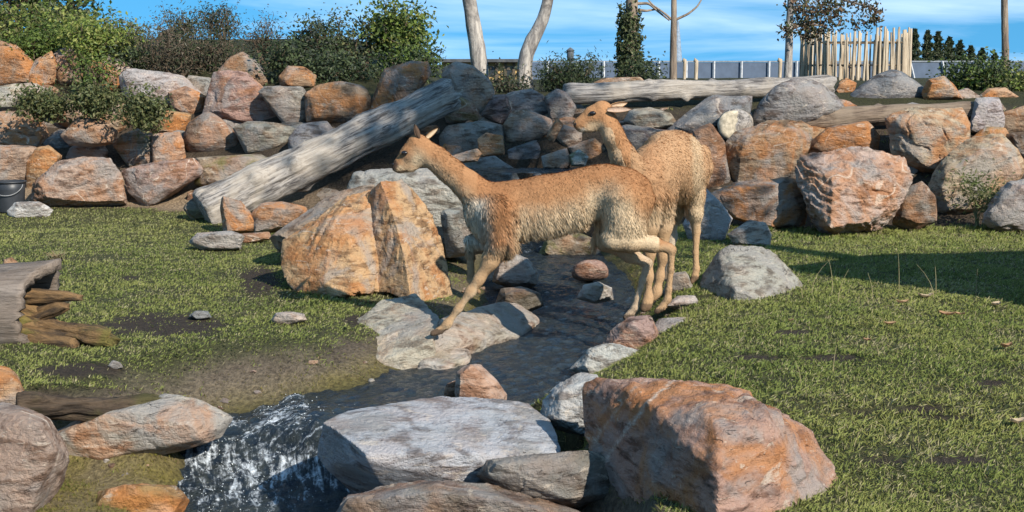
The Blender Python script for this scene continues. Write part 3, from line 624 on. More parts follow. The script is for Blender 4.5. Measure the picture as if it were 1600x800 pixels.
rock('rock', 'grey striped rock in the grass below the ochre-topped boulder', 'grey', '1538,345 1545,320 1575,285 1605,280 1640,300 1640,365 1560,365', level=4, strata=.10, sdir=(.2, 0, 1), lump=.08)
rock('boulder', 'dark slate-coloured mound-shaped boulder before the stake enclosure', 'slate', '1315,160 1345,130 1380,110 1405,108 1430,125 1452,147 1442,164 1350,166', d=15.2, level=4, p=10, col=(.15, .16, .175), stain=.05)
rock('rock', 'orange rock with a dark undercut on top of the right wall', 'orange', '1441,145 1450,125 1475,119 1492,135 1504,155 1445,158', d=15.0)
rock('stone', 'pale low stone beside the orange rock on top of the wall', 'pale', '1488,146 1510,138 1532,152 1528,160 1492,160', d=15.1)
rock('stone', 'small orange stone at the foot of the right-hand shrub', 'orange', '1528,152 1545,138 1570,137 1592,152 1588,162 1540,162', d=15.2)
rock('rock', 'whitish upright rock with a sharp blue-grey left edge, right end of the wall', 'white', '1513,205 1525,155 1560,152 1572,190 1562,215', col=(.40, .37, .34))
rock('boulder', 'pale tan boulder at the far right end of the wall', 'tan', '1560,178 1600,166 1640,180 1640,208 1565,212')
rock('rock', 'low orange-brown rock under the whitish upright one', 'orange', '1520,215 1540,198 1570,200 1580,216 1562,228 1525,226', col=(.33, .21, .11))
rock('rock', 'brown rock at the right edge of the wall above the ochre-topped boulder', 'brown', '1572,210 1620,203 1640,240 1598,252 1580,230')
rock('rock', 'whitish veined rock between the standing animal and the right wall', 'white', '1070,355 1085,320 1100,294 1122,310 1143,342 1128,380 1082,382', level=5, d=11.3, vein=.8)
rock('stone', 'round pale stone in the grass at the foot of the right wall', 'pale', '1138,366 1170,345 1195,348 1205,366 1202,386 1150,386')
rock('boulder', 'dark maroon boulder behind the standing animal\'s rump', 'brown', '1082,205 1110,195 1132,225 1140,282 1118,300 1095,300', col=(.23, .155, .125), level=4)
rock('stone', 'small orange stone at the foot of the stake enclosure', 'orange', '1304,140 1312,128 1322,122 1338,130 1332,150 1310,152', d=15.6)
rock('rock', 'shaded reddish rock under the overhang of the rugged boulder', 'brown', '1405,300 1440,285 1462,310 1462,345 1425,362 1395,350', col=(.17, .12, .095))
# --- stones along the stream
put_rock('boulder', 'smooth grey slanting boulder with a shadowed left side, alone in the right-hand grass', 'white', [at(x, y, d) for x, y, d in ((1094, 428, 8.98), (1116, 396, 9.0), (1140, 383, 9.02), (1176, 384, 9.08), (1212, 398, 9.1), (1244, 432, 9.05), (1270, 472, 8.9), (1205, 478, 8.42), (1148, 452, 8.40), (1150, 480, 8.42), (1122, 480, 8.55), (1092, 470, 8.85), (1150, 470, 9.5), (1230, 475, 9.3), (1150, 395, 9.2))], 5, chips=1, lump=.025, col=(.38, .365, .34))
rock('stone', 'pink-topped angular stone under the walking animal\'s hind feet', 'pink', '932,552 960,512 985,496 1015,493 1028,520 1032,556 990,564', tf=.16, level=5, d=7.75, vein=.4)
rock('stone', 'low pale grey stone with a white crust at the right edge of the stream', 'white', '893,576 920,546 950,535 1000,550 1024,574 1000,590 920,590', level=5, tf=.14, d=7.5, col=(.42, .40, .37))
rock('slab', 'flat grey slab in the bank beside the pink-topped stone', 'grey', '1015,520 1030,498 1070,496 1080,512 1060,536 1030,545', d=7.9, tf=.18, cat='slab', col=(.35, .32, .28))
rock('stone', 'low flat stone in the grass behind the hind hoof of the walking animal', 'pale', '1040,478 1060,462 1085,462 1092,474 1070,486', d=8.5, tf=.12)
rock('stone', 'grey stone between the standing animal\'s feet', 'grey', '1035,458 1050,428 1072,425 1082,450 1075,465 1045,470', d=9.0, tf=.12, col=(.34, .32, .29))
rock('stone', 'round reddish stone in midstream', 'pink', '890,428 898,412 915,405 938,405 951,418 950,436 920,440 895,438', d=10.5, tf=.12, level=4, col=(.40, .25, .19), p=10)
rock('stone', 'pale stone with a mossy rim in midstream', 'pale', '902,466 912,446 935,441 955,450 957,468 930,474', d=9.25, tf=.14, moss=.35, wet=.3)
rock('rock', 'pale triangular rock at the left edge of the upper stream', 'pale', '770,440 778,405 795,393 825,405 842,428 840,446 800,450', d=10.2, tf=.16)
rock('rock', 'wet dark brown rock at the left edge of the stream', 'dark', '772,478 785,452 815,447 842,458 848,478 820,490 785,488', d=9.2, tf=.14, wet=.8, col=(.14, .11, .085))
rock('rock', 'mossy rock under the walking animal\'s belly upstream', 'moss', '842,400 855,372 900,362 935,378 940,400 900,410', d=11.9, wet=.4)
def flat(name, label, key, pts, drop=.3, **kw):
    """a low slab: its top outline as x,y,height, the rest below ground"""
    T = [on_z(*[float(v) for v in q.split(',')]) for q in pts.split()]; c = np.mean(T, axis=0)
    return put_rock(name, label, key, T + [np.append(c[:2] + (t[:2] - c[:2]) * 1.06, t[2] - drop) for t in T] + [c + np.array([0, 0, .02])], **kw)
flat('slab', 'pale pinkish bedrock slab under the front hoof of the walking animal', 'pale', '668,526,-.02 690,492,.02 745,472,.02 812,476,-.05 845,496,-.12 815,522,-.14 740,534,-.10', cat='slab', level=5, lump=.02, col=(.38, .33, .28), moss=.12, p=30)
flat('slab', 'broad pale grey bedrock slab below the biggest orange boulder', 'pale', '506,542,-.10 560,508,-.01 598,468,.07 650,458,.08 686,498,.03 676,538,-.06 602,562,-.12 540,558,-.13', cat='slab', level=5, lump=.03, col=(.37, .32, .27))
flat('slab', 'flat pale stone lying in the mossy shallows', 'pale', '650,564,-.14 668,546,-.12 700,539,-.11 738,544,-.12 734,558,-.14 698,573,-.16', .2, cat='slab', level=4, moss=.25, p=30)
rock('stone', 'little orange stone touching the upright stone behind the grey slab', 'orange', '694,620 697,600 712,595 722,605 722,625', d=7.0, tf=.06)
rock('stone', 'upright tan stone behind the broad grey slab', 'tan', '712,622 715,582 735,568 752,572 776,595 790,615 788,640 730,640', d=6.75, tf=.12, level=5, col=(.45, .35, .26))
rock('rock', 'white speckled rock between the grey slab and the big russet boulder', 'white', '843,655 850,625 870,603 902,585 932,588 950,620 940,665 915,680 870,668', d=6.15, tf=.18, level=5, lump=.08, fine=.04)
rock('rock', 'orange rock cut by the left frame edge, over the front wall stones', 'orange', '-50,600 -20,572 10,575 28,590 42,625 46,665 0,680 -50,680', d=6.35, tf=.15, col=(.46, .29, .16))
rock('boulder', 'maroon and pale boulder with a white vein, front corner of the left bank', 'pink', '-60,650 0,630 30,640 75,665 104,720 98,750 50,790 40,830 -60,830', d=5.95, tf=.30, level=5, vein=1.0, stain=.15, col=(.38, .30, .25))
rock('boulder', 'long pale boulder with an orange middle section along the left bank', 'pale', '70,680 130,655 200,632 260,620 310,628 356,655 340,684 240,708 160,727 100,748 78,730', d=6.5, tf=.2, level=5, chips=2, stain=.55, lump=.04, col=(.46, .40, .335))
rock('rock', 'wet orange rock at the bottom of the left bank in the pool', 'orange', '140,800 160,770 230,757 285,762 295,780 270,820 160,830', d=6.0, tf=.16, wet=.7, moss=.15, col=(.34, .19, .08), level=5)
# foreground: slab, dark rocks, big russet boulder
_sl = [on_z(512, 662, -.02), on_z(547, 642, -.01), on_z(600, 632, .0), on_z(687, 618, .0), on_z(822, 627, .0), on_z(846, 645, -.02), on_z(863, 692, -.05), on_z(860, 712, -.08),
       on_z(752, 722, -.08), on_z(732, 708, -.045), on_z(651, 705, -.04), on_z(579, 709, -.03), at(588, 755, 5.72), at(691, 748, 5.75), at(750, 744, 5.75), at(498, 712, 6.0), at(516, 738, 5.9), at(570, 764, 5.75)]
_sl += [np.array([-.62, 6.2, -.45]), np.array([.05, 6.1, -.45]), np.array([.10, 5.75, -.40]), np.array([-.5, 5.9, -.5]), np.array([-.1, 5.85, -.5])]
put_rock('slab', 'broad flat-topped grey slab with an orange front edge, in the stream foreground', 'grey', _sl, 6, 'slab', p=90, chips=2, lump=.016, fine=.018, col=(.40, .405, .40), stain=.12, vein=.5)
rock('rock', 'wet-looking rock coloured dark for shade, tucked under the front of the grey slab', 'blue', '748,742 765,720 830,710 905,704 950,712 960,770 900,790 800,785', d=5.45, tf=.15, level=5, wet=.2, col=(.17, .155, .145))  # colour darkened for the shade of the russet boulder
rock('rock', 'low brown rock at the water\'s edge below the grey slab', 'dark', '505,830 540,785 600,760 700,752 780,762 830,790 900,800 880,850 600,860', d=5.35, tf=.25, level=5, wet=.3, col=(.20, .165, .135), lump=.08)
_bb = [at(908, 640, 5.66), at(910, 602, 5.72), at(935, 588, 5.68), at(1005, 589, 5.55), at(1065, 600, 5.35), at(1112, 602, 5.40), at(1172, 614, 5.45), at(1215, 645, 5.40), at(1268, 672, 5.35), at(1302, 722, 5.25), at(1324, 768, 5.2), at(1320, 820, 5.15),
       at(1120, 655, 4.86), at(1122, 745, 4.70), at(1130, 830, 4.66), at(1250, 850, 4.85), at(935, 740, 5.55), at(965, 810, 5.45), at(1010, 880, 5.35), at(1030, 640, 5.10), at(1180, 640, 4.92),
       np.array([.45, 5.9, -.15]), np.array([1.1, 5.9, -.1]), np.array([1.2, 5.2, -.1]), np.array([.5, 5.1, -.25]), np.array([.95, 4.75, -.3]), at(1130, 900, 4.62), at(1270, 890, 4.85), at(1040, 900, 5.2)]
put_rock('boulder', 'massive russet boulder with a diagonal white vein, in the foreground grass', 'pink', _bb, 6, p=90, chips=3, lump=.045, fine=.03, strata=.04, sdir=(.6, .2, -.6), col=(.40, .245, .165), stain=.75, vein=.0, seed=77, vein_plane=[at(1027, 612, 5.2), at(930, 742, 5.5), at(1027, 612, 5.2) + np.array([.45, .9, .1])])
# the large boulder out of frame to the right, whose shade lies on the grass
put_rock('boulder', 'tall grey boulder standing outside the right edge of the view, shading the grass', 'grey', [np.array(p) for p in ((3.3, 7.7, -.2), (3.35, 7.7, 1.85), (4.2, 7.7, 2.25), (5.6, 7.8, 2.35), (6.8, 8.0, 2.2), (7.2, 8.0, -.2), (4, 8.7, 1.3), (6, 8.8, 1.5), (4, 9.1, -.2), (6.4, 9.2, -.2), (4.2, 7.1, .5), (6, 7.1, .6), (4, 7.2, -.2), (6, 7.2, -.2))], 4, p=60, chips=2)

# small stones wedged into the gaps of the wall, many alike
fill_rng = np.random.default_rng(21); n_fill = 0
for k in range(120):
    x = fill_rng.uniform(-5.6, 5.4); s = fill_rng.uniform(0.15, 2.3); y = float(wall_y(x)) + s
    if abs(x - 0.25) < 0.5 and s < 0.4: continue
    z = th(x, y); r = fill_rng.uniform(0.13, 0.24); q = fill_rng.normal(size=(14, 3)); q /= np.linalg.norm(q, axis=1)[:, None]
    P = q * np.array([r * fill_rng.uniform(.9, 1.5), r, r * fill_rng.uniform(.6, .95)]) + np.array([x, y + 0.12, z - 0.02])
    key = ('dark', 'brown', 'grey', 'blue', 'pink', 'rust')[fill_rng.integers(6)]
    o = put_rock('stone', 'small rough stone wedged in a gap between larger boulders', key, P, 3, 'stone', 'stones filling the gaps of the rock wall', chips=4, seed=900 + k)

# --- water ledge above the cascade
def ledge():
    g = np.linspace(-1, 1, 40); gx_, gy_ = np.meshgrid(g, g); a = gx_.ravel(); b = gy_.ravel(); keep = (a * a + b * b) < 1.0
    c = at(860, 266, 12.75); x = c[0] + a * 0.75; y = c[1] + b * 0.34; z = c[2] + fbm(np.stack([x * 9, y * 9, 0 * x], -1), 3) * 0.02
    ii = np.arange(39)[:, None] * 40 + np.arange(39)[None]; F = np.stack([ii, ii + 1, ii + 41, ii + 40], -1).reshape(-1, 4); F = F[keep[F].all(1)]
    u, inv = np.unique(F, return_inverse=True)
    o = link('pool', mesh_np('pool', np.stack([x, y, z], -1)[u], inv.reshape(F.shape), True, None, {'foam': (sstep(.1, .4, fbm(np.stack([x * 14, y * 14, z], -1), 3)) * .6)[u]}), WATER); o['kind'] = 'structure'
ledge()
# ------------------------------------------------------------------ vicunas
def sdf_body(prims, h=0.0085):
    """one continuous skin round tapered limbs: smooth union of round cones, meshed by surface nets.
    prim = (a, ra, b, rb, k, squash) with squash along the body's side axis handled by the caller's points"""
    A = np.array([p[0] for p in prims] + [p[2] for p in prims]); R = np.array([p[1] for p in prims] + [p[3] for p in prims])
    lo = (A - R[:, None]).min(0) - 0.06; hi = (A + R[:, None]).max(0) + 0.06
    n = np.ceil((hi - lo) / h).astype(int) + 1
    ax = [lo[k] + np.arange(n[k]) * h for k in range(3)]
    Fd = np.full(n, 1.0, np.float32)
    for a, ra, b, rb, k, (side, sq) in prims:
        m = max(ra, rb) * max(1, 1) + k + 0.04
        i0 = np.maximum(0, ((np.minimum(a, b) - m - lo) / h).astype(int)); i1 = np.minimum(n, ((np.maximum(a, b) + m - lo) / h).astype(int) + 2)
        g = np.stack(np.meshgrid(*[ax[q][i0[q]:i1[q]] for q in range(3)], indexing='ij'), -1) - a
        ba = b - a
        if sq != 1:
            g = g + side * ((g @ side) * (1 / sq - 1))[..., None]; ba = ba + side * ((ba @ side) * (1 / sq - 1))
        L2 = ba @ ba + 1e-12; t = np.clip((g @ ba) / L2, 0, 1)
        dd = (np.linalg.norm(g - t[..., None] * ba, axis=-1) - (ra + (rb - ra) * t)) * min(1.0, 0.5 + 0.5 * sq)
        s = tuple(slice(i0[q], i1[q]) for q in range(3)); f = Fd[s]
        hh = np.clip(0.5 + 0.5 * (f - dd) / k, 0, 1)
        Fd[s] = f * (1 - hh) + dd * hh - k * hh * (1 - hh)
    # surface nets
    ins = Fd < 0
    nx, ny, nz_ = n; c = np.zeros((nx - 1, ny - 1, nz_ - 1), np.int8)
    for dx in (0, 1):
        for dy in (0, 1):
            for dz in (0, 1): c += ins[dx:nx - 1 + dx, dy:ny - 1 + dy, dz:nz_ - 1 + dz]
    cells = np.argwhere((c > 0) & (c < 8)); idx = -np.ones(c.shape, int); idx[tuple(cells.T)] = np.arange(len(cells))
    acc = np.zeros((len(cells), 3)); cnt = np.zeros(len(cells))
    corners = [(dx, dy, dz) for dx in (0, 1) for dy in (0, 1) for dz in (0, 1)]
    for i_, p in enumerate(corners):
        for q in corners[i_ + 1:]:
            if sum(abs(p[e] - q[e]) for e in range(3)) != 1: continue
            f0 = Fd[tuple((cells + p).T)]; f1 = Fd[tuple((cells + q).T)]; x = (f0 < 0) != (f1 < 0)
            t = np.where(x, f0 / np.where(x, f0 - f1, 1), 0)
            acc += np.where(x[:, None], np.array(p) + t[:, None] * (np.array(q) - np.array(p)), 0); cnt += x
    V = lo + (cells + acc / cnt[:, None]) * h
    faces = []
    for e in range(3):
        u, v = (e + 1) % 3, (e + 2) % 3
        sl0 = [slice(None)] * 3; sl1 = [slice(None)] * 3; sl0[e] = slice(0, -1); sl1[e] = slice(1, None)
        d0, d1 = ins[tuple(sl0)], ins[tuple(sl1)]; ed = np.argwhere(d0 != d1); ed = ed[(ed[:, u] > 0) & (ed[:, v] > 0) & (ed[:, u] < n[u] - 1) & (ed[:, v] < n[v] - 1)]
        du = np.zeros(3, int); du[u] = 1; dv = np.zeros(3, int); dv[v] = 1
        q = np.stack([idx[tuple((ed - du - dv).T)], idx[tuple((ed - dv).T)], idx[tuple(ed.T)], idx[tuple((ed - du).T)]], -1)
        flip = ~d0[tuple(ed.T)]; q[flip] = q[flip][:, ::-1]; faces.append(q)
    return V, np.vstack(faces)
def vert_normals(V, F):
    n = np.zeros_like(V); fn = np.cross(V[F[:, 2]] - V[F[:, 0]], V[F[:, 3]] - V[F[:, 1]])
    for k in range(4): np.add.at(n, F[:, k], fn)
    return n / (np.linalg.norm(n, axis=1)[:, None] + 1e-12)
def leaf_ear(base, tip, width, side, cup, parent, c_out, c_in):
    """a pointed cupped ear"""
    base = np.array(base, float); tip = np.array(tip, float); ax_ = tip - base; L = np.linalg.norm(ax_); ax_ = ax_ / L
    side = np.array(side, float); side -= ax_ * (side @ ax_); side /= np.linalg.norm(side); out = np.cross(ax_, side)
    V = []; rows = 9; cols = 7
    for layer in (0, 1):
        for i in range(rows):
            t = i / (rows - 1); w = width * (math.sin(math.pi * (0.16 + 0.84 * t)) ** 0.8) * (1.0 if t < 1 else 0.05)
            for j in range(cols):
                s = j / (cols - 1) * 2 - 1
                V.append(base + ax_ * (L * t) + side * (w * s) + out * (cup * width * (s * s - .6) * (1 - .5 * t) + (0.005 if layer else 0)))
    V = np.array(V); F = []
    for layer in (0, 1):
        o = layer * rows * cols
        for i in range(rows - 1):
            for j in range(cols - 1):
                q = [o + i * cols + j, o + i * cols + j + 1, o + (i + 1) * cols + j + 1, o + (i + 1) * cols + j]; F.append(q if layer else q[::-1])
    N = rows * cols
    for i in range(rows - 1):
        for j, r in ((0, 1), (cols - 1, 0)):
            q = [i * cols + j, (i + 1) * cols + j, N + (i + 1) * cols + j, N + i * cols + j]; F.append(q if r else q[::-1])
    col = np.vstack([np.tile(c_out, (N, 1)), np.tile(c_in, (N, 1))])
    rim = np.array([abs(j / (cols - 1) * 2 - 1) > 0.9 for _ in range(2) for i in range(rows) for j in range(cols)]); col[rim] = c_out
    return link('ear', mesh_np('ear', V, np.array(F), True, col), COAT, parent)
def ball(name, c, r, col, parent, mat, sc=(1, 1, 1)):
    D, F = ICO[3]; return link(name, mesh_np(name, D * r * np.array(sc) + np.array(c), F, True, np.tile(col, (len(D), 1))), mat, parent)
CIN = np.array([0.39, 0.205, 0.100]); RUST = np.array([0.33, 0.155, 0.070]); CREAM = np.array([0.62, 0.475, 0.31]); WHITE = np.array([0.62, 0.54, 0.43]); LEGC = np.array([0.44, 0.285, 0.16]); DARK = np.array([0.05, 0.035, 0.028])
EYE = plain('eye', (0.012, 0.009, 0.008), 0.08, 0.6, 8, 0.1)
S_Y = np.array([0.0, 1.0, 0.0])

def make_animal(name, label, chains, loc, coat, groom, fur_len, n_fur, seed, side_default=S_Y):
    prims = []
    for ch in chains:
        k = ch.get('k', 0.03); sq = ch.get('sq', 1.0); side = np.array(ch.get('side', side_default), float); side = side / np.linalg.norm(side)
        P = ch['p']
        for (a, ra), (b, rb) in zip(P[:-1], P[1:]): prims.append((np.array(a, float), ra, np.array(b, float), rb, k, (side, sq)))
    V, F = sdf_body(prims)
    loc = np.array(loc); N = vert_normals(V, F)
    tk = sstep(.30, .55, V[:, 2]); V = V + N * (fbm(V * 9 + seed, 3) * (0.0012 + 0.0045 * tk))[:, None]
    col = coat(V, N); root = thing(name, loc, label, 'vicuna', 'vicunas at the stream')
    # feet darker
    body = link('body', mesh_np('body', V - loc, F, True, col * .84), COAT, root)
    # fleece: short tapered strands rooted in the skin, shaded like the skin below them
    rg = np.random.default_rng(seed); tri = np.vstack([F[:, [0, 1, 2]], F[:, [0, 2, 3]]])
    ar = np.linalg.norm(np.cross(V[tri[:, 1]] - V[tri[:, 0]], V[tri[:, 2]] - V[tri[:, 0]]), axis=1)
    ti = rg.choice(len(tri), n_fur, p=ar / ar.sum()); a, b = rg.random((2, n_fur)); f = a + b > 1; a[f] = 1 - a[f]; b[f] = 1 - b[f]
    w = np.stack([1 - a - b, a, b], -1)[..., None]; P = (V[tri[ti]] * w).sum(1); Nn = (N[tri[ti]] * w).sum(1); Nn /= np.linalg.norm(Nn, axis=1)[:, None]
    L, lay = fur_len(P, Nn); cl = fbm(P * 26 + seed, 2); cl2 = fbm(P * np.array([40, 40, 9]) + seed * 2, 2)
    L = L * (0.75 + 0.5 * rg.random(n_fur)) * (1 + 0.45 * cl2)
    g = groom(P, Nn); g = g - Nn * (g * Nn).sum(1)[:, None]; g /= np.linalg.norm(g, axis=1)[:, None] + 1e-9
    wob = np.stack([fbm(P * 14 + q * 31, 2) for q in range(3)], -1) * 0.9
    d = Nn * (0.20 + (1 - lay))[:, None] + g * lay[:, None] + wob * 0.16 + rg.normal(size=(n_fur, 3)) * 0.09; d /= np.linalg.norm(d, axis=1)[:, None]
    d2 = d + np.array([0, 0, -0.55]) * lay[:, None] * 0.6 - Nn * 0.10; d2 /= np.linalg.norm(d2, axis=1)[:, None]
    s = np.cross(d, Nn + rg.normal(size=(n_fur, 3)) * 0.5); s /= np.linalg.norm(s, axis=1)[:, None] + 1e-9
    wd = (0.0013 + 0.0018 * rg.random(n_fur)) * np.clip(L / 0.03, 0.75, 1.4)
    p0 = P - Nn * 0.002; p1 = p0 + d * (L * 0.55)[:, None]; p2 = p1 + (d * .6 + d2 * .4) * (L * 0.5)[:, None]
    FV = np.stack([p0 - s * wd[:, None], p0 + s * wd[:, None], p1 + s * (wd * .8)[:, None], p2], 1).reshape(-1, 3)
    o5 = np.arange(n_fur)[:, None] * 4
    fc = coat(P, Nn) * (1 + 0.14 * cl[:, None] + 0.22 * cl2[:, None]) * rg.uniform(0.86, 1.16, (n_fur, 1)); fc = np.clip(fc, 0.01, 0.9)
    tip = np.clip(fc * 1.12, 0, 0.9); FC = np.stack([fc * 0.95, fc * 0.95, fc, tip], 1).reshape(-1, 3)  # strand roots carry slight painted shading, tips run lighter
    nb = Nn * 0.9 + d * 0.12 + rg.normal(size=(n_fur, 3)) * 0.20; nb /= np.linalg.norm(nb, axis=1)[:, None]; FN = np.repeat(nb, 4, axis=0)
    fo = link('fur', mesh_np('fur', FV - loc, o5 + np.array([[0, 1, 2, 3]]), True, FC, None, FN), FUR, root); fo['kind'] = 'stuff'
    return root, loc

def ch(pts, d, **kw):                    # chain from picture points: (x, y, radius in picture pixels[, extra depth])
    P = []
    for q in pts:
        dd = d + (q[3] if len(q) > 3 else 0); P.append((at(q[0], q[1], dd), q[2] * mpp(dd)))
    return dict(p=P, **kw)

# --- the animal striding across the stream
DA = 7.95
A_ch = [
  ch([(764, 332, 38), (800, 327, 41), (850, 320, 43), (895, 311, 41), (925, 299, 35), (948, 299, 38), (975, 306, 39), (986, 317, 30)], DA, sq=0.66, k=0.05),
  ch([(772, 350, 31), (777, 343, 36)], DA, sq=0.6, k=0.05),
  ch([(762, 316, 30), (730, 289, 20), (703, 267, 17), (681, 248, 16), (664, 236, 17.5)], DA, sq=0.78, k=0.05),
  ch([(653, 229, 19), (640, 241, 14.5), (626, 256, 9.5), (620, 261, 8)], DA, sq=0.78, k=0.022),
  ch([(656, 246, 16), (640, 258, 10), (627, 264, 6.5)], DA, sq=0.62, k=0.02),
  # near foreleg, reaching forward
  ch([(778, 335, 34, -.05), (783, 376, 20, -.09), (766, 408, 12, -.10), (748, 437, 7.6, -.10), (735, 456, 7.0, -.10), (716, 482, 4.9, -.10), (699, 506, 5.5, -.10), (688, 516, 5.0, -.10)], DA, k=0.035),
  ch([(688, 516, 5.8, -.10), (676, 521, 4.4, -.11)], DA, k=0.012),
  # far foreleg, lifted and folded
  ch([(775, 345, 32, .06), (768, 378, 15, .08), (752, 378, 10, .09), (735, 375, 8, .10)], DA, k=0.03),
  ch([(735, 375, 7.5, .10), (735, 405, 5.6, .10), (736, 436, 6.2, .10), (741, 449, 5, .11), (748, 456, 3.8, .11)], DA, k=0.015),
  # near hind leg: stifle forward, hock far back
  ch([(974, 312, 38, -.05), (974, 348, 29, -.07), (962, 373, 17, -.10)], DA, k=0.05),
  ch([(985, 330, 28, -.05), (985, 362, 19, -.08), (980, 376, 16, -.09)], DA, k=0.05),
  ch([(956, 374, 17, -.10), (985, 377, 15.5, -.10), (1020, 382, 12, -.10), (1044, 387, 7.2, -.10), (1050, 390, 6.2, -.10)], DA, k=0.025),
  ch([(1049, 390, 6.4, -.10), (1048, 420, 5.0, -.10), (1045, 452, 4.8, -.10), (1043, 467, 5.6, -.10), (1035, 479, 5.6, -.10)], DA, k=0.015),
  ch([(1035, 479, 5.8, -.10), (1026, 486, 4.2, -.11)], DA, k=0.01),
  # far hind leg
  ch([(958, 328, 30, .06), (948, 374, 17, .10), (984, 397, 11.5, .10), (1012, 411, 7.5, .10)], DA, k=0.035),
  ch([(1012, 411, 6.8, .10), (1004, 438, 5.0, .10), (996, 466, 4.9, .10), (992, 481, 5.6, .10), (985, 490, 5.4, .10)], DA, k=0.015),
  ch([(985, 490, 5.6, .10), (977, 496, 4.2, .09)], DA, k=0.01),
  ch([(1003, 292, 14), (1012, 312, 9), (1010, 334, 5)], DA, k=0.03),
]
def px_of(P): return pix(P)
def mixw(a, b, t): t = np.asarray(t)[..., None]; return a * (1 - t) + b * t
def coat_A(P, N):
    x, y = px_of(P); n = fbm(P * 7, 3) * 14; n2_ = fbm(P * np.array([22, 22, 5]), 2) * 10
    c = np.tile(CIN, (len(P), 1))
    bx = (x > 745) & (x < 1030)
    top = np.interp(x, [740, 800, 850, 900, 945, 1010], [292, 281, 273, 267, 258, 285]); dep = (y - top + n + n2_)
    c = np.where(bx[:, None], mixw(c, CREAM, sstep(34, 74, dep) * sstep(775, 815, x + n)), c)           # pale flank and belly
    c = np.where(bx[:, None], mixw(c, CREAM * 1.0, sstep(12, 60, dep) * sstep(55, 20, np.abs(x - 952) + n)), c)   # pale haunch
    c = np.where(bx[:, None], mixw(c, RUST, sstep(30, 5, np.abs(x - 783) + n) * sstep(70, 40, np.abs(y - 340)) * .7), c)
    c = np.where(bx[:, None], mixw(c, RUST * 1.05, sstep(26, 8, dep) * .5), c)
    chest = sstep(780, 745, x + n * .9) * sstep(300, 318, y) * (x > 722); c = mixw(c, WHITE, chest)
    legs = sstep(376, 396, y + n * .4); c = mixw(c, LEGC, legs)
    c = mixw(c, CREAM, legs * sstep(398, 380, y) * (x > 770) * .6)
    c = mixw(c, WHITE * .95, (legs * sstep(0.02, 0.10, P[:, 1] - DA)) * .45 * (x > 900) + 0); c = mixw(c, LEGC * .55, (legs * sstep(0.02, 0.10, P[:, 1] - DA)) * .7 * (x < 790))  # the far foreleg's shading is painted into its coat
    throat = ((x < 745) & (y > 225)).astype(float)
    und = sstep(0.25, -0.5, N[:, 2] + 0.4 * N[:, 0] * 0) * throat; c = mixw(c, CREAM * .95, und * .7)
    # face: pale cheek, bridge darkened as if in shadow, dark nose
    face = x < 668
    c = np.where(face[:, None], mixw(c, CREAM * .9, sstep(13, 5, np.hypot(x - 652, y - 251))), c)
    c = np.where(face[:, None], mixw(c, np.array([.17, .10, .06]), sstep(8, -2, np.hypot(x - 636, y - 245) - 6) * .55), c)
    c = np.where(face[:, None], mixw(c, np.array([.10, .065, .05]), sstep(10, 5, np.hypot(x - 615, y - 258)) * .9), c)
    c = np.where(face[:, None], mixw(c, CREAM, sstep(6, 3, np.hypot(x - 625, y - 263)) * .7), c)
    c = np.where(face[:, None], mixw(c, DARK, sstep(2.2, 1.0, np.abs(y - (269 - (x - 619) * .18))) * (x < 637) * (x > 612) * .8), c)
    hoof = (y > 514) & (x < 700) | (y > 482) & (x > 1015) & (P[:, 1] < DA) | (y > 491) & (x > 960) & (x < 1000) & (P[:, 1] > DA)
    c = mixw(c, np.array([.07, .05, .04]), hoof * .85)
    return np.clip(c, 0.01, 0.9)
def groom_A(P, N):
    x, y = px_of(P); g = np.tile(np.array([0.45, 0.0, -0.9]), (len(P), 1)); nk = (x < 745) & (y < 330); g[nk] = np.array([0.75, 0, -0.62]); return g
def fur_A(P, N):
    x, y = px_of(P); body = (x > 745) & (x < 1030) & (y < 400)
    L = np.where(body, 0.014 + 0.012 * sstep(310, 340, y), 0.009); L = np.where(body & (y > 330) & (x > 790) & (x < 935), 0.030 + 0.030 * sstep(330, 365, y), L); L = np.where((x > 722) & (x <= 790) & (y > 300) & (y < 400), 0.030, L)
    L = np.where((x < 722) & (x > 668), 0.018, L); L = np.where(x < 672, 0.010, L); L = np.where(y > 405, 0.008, L); L = np.where((x > 930) & (y > 368), 0.010, L)
    return L, np.where(body, 0.90, 0.92) + 0 * x
A, la = make_animal('vicuna', 'cinnamon vicuna striding across the stream with its neck stretched forward', A_ch, at(850, 515, DA), coat_A, groom_A, fur_A, 120000, 11)
E1 = link  # ears, eyes
def off(c, dy): return np.array(c) + np.array([0, dy, 0])
leaf_ear(at(655, 216, DA - .035) - la, at(648, 194, DA - .06) - la, .016, (1, .4, 0), .8, A, (.10, .065, .045), (.30, .2, .13))
leaf_ear(at(664, 217, DA + .02) - la, at(684, 200, DA + .05) - la, .013, (.5, .2, .8), .7, A, (.34, .19, .09), (.46, .36, .24))
ball('eye', at(632, 239, DA - .052) - la, .0155, (0.02, 0.015, 0.012), A, EYE, (1.15, .7, .85)); ball('eye', at(632, 239, DA + .052) - la, .0155, (0.02, 0.015, 0.012), A, EYE, (1.15, .7, .85))
ball('nostril', at(614.5, 257, DA - .020) - la, .006, (0.02, 0.015, 0.012), A, EYE, (1, .6, 1.3))

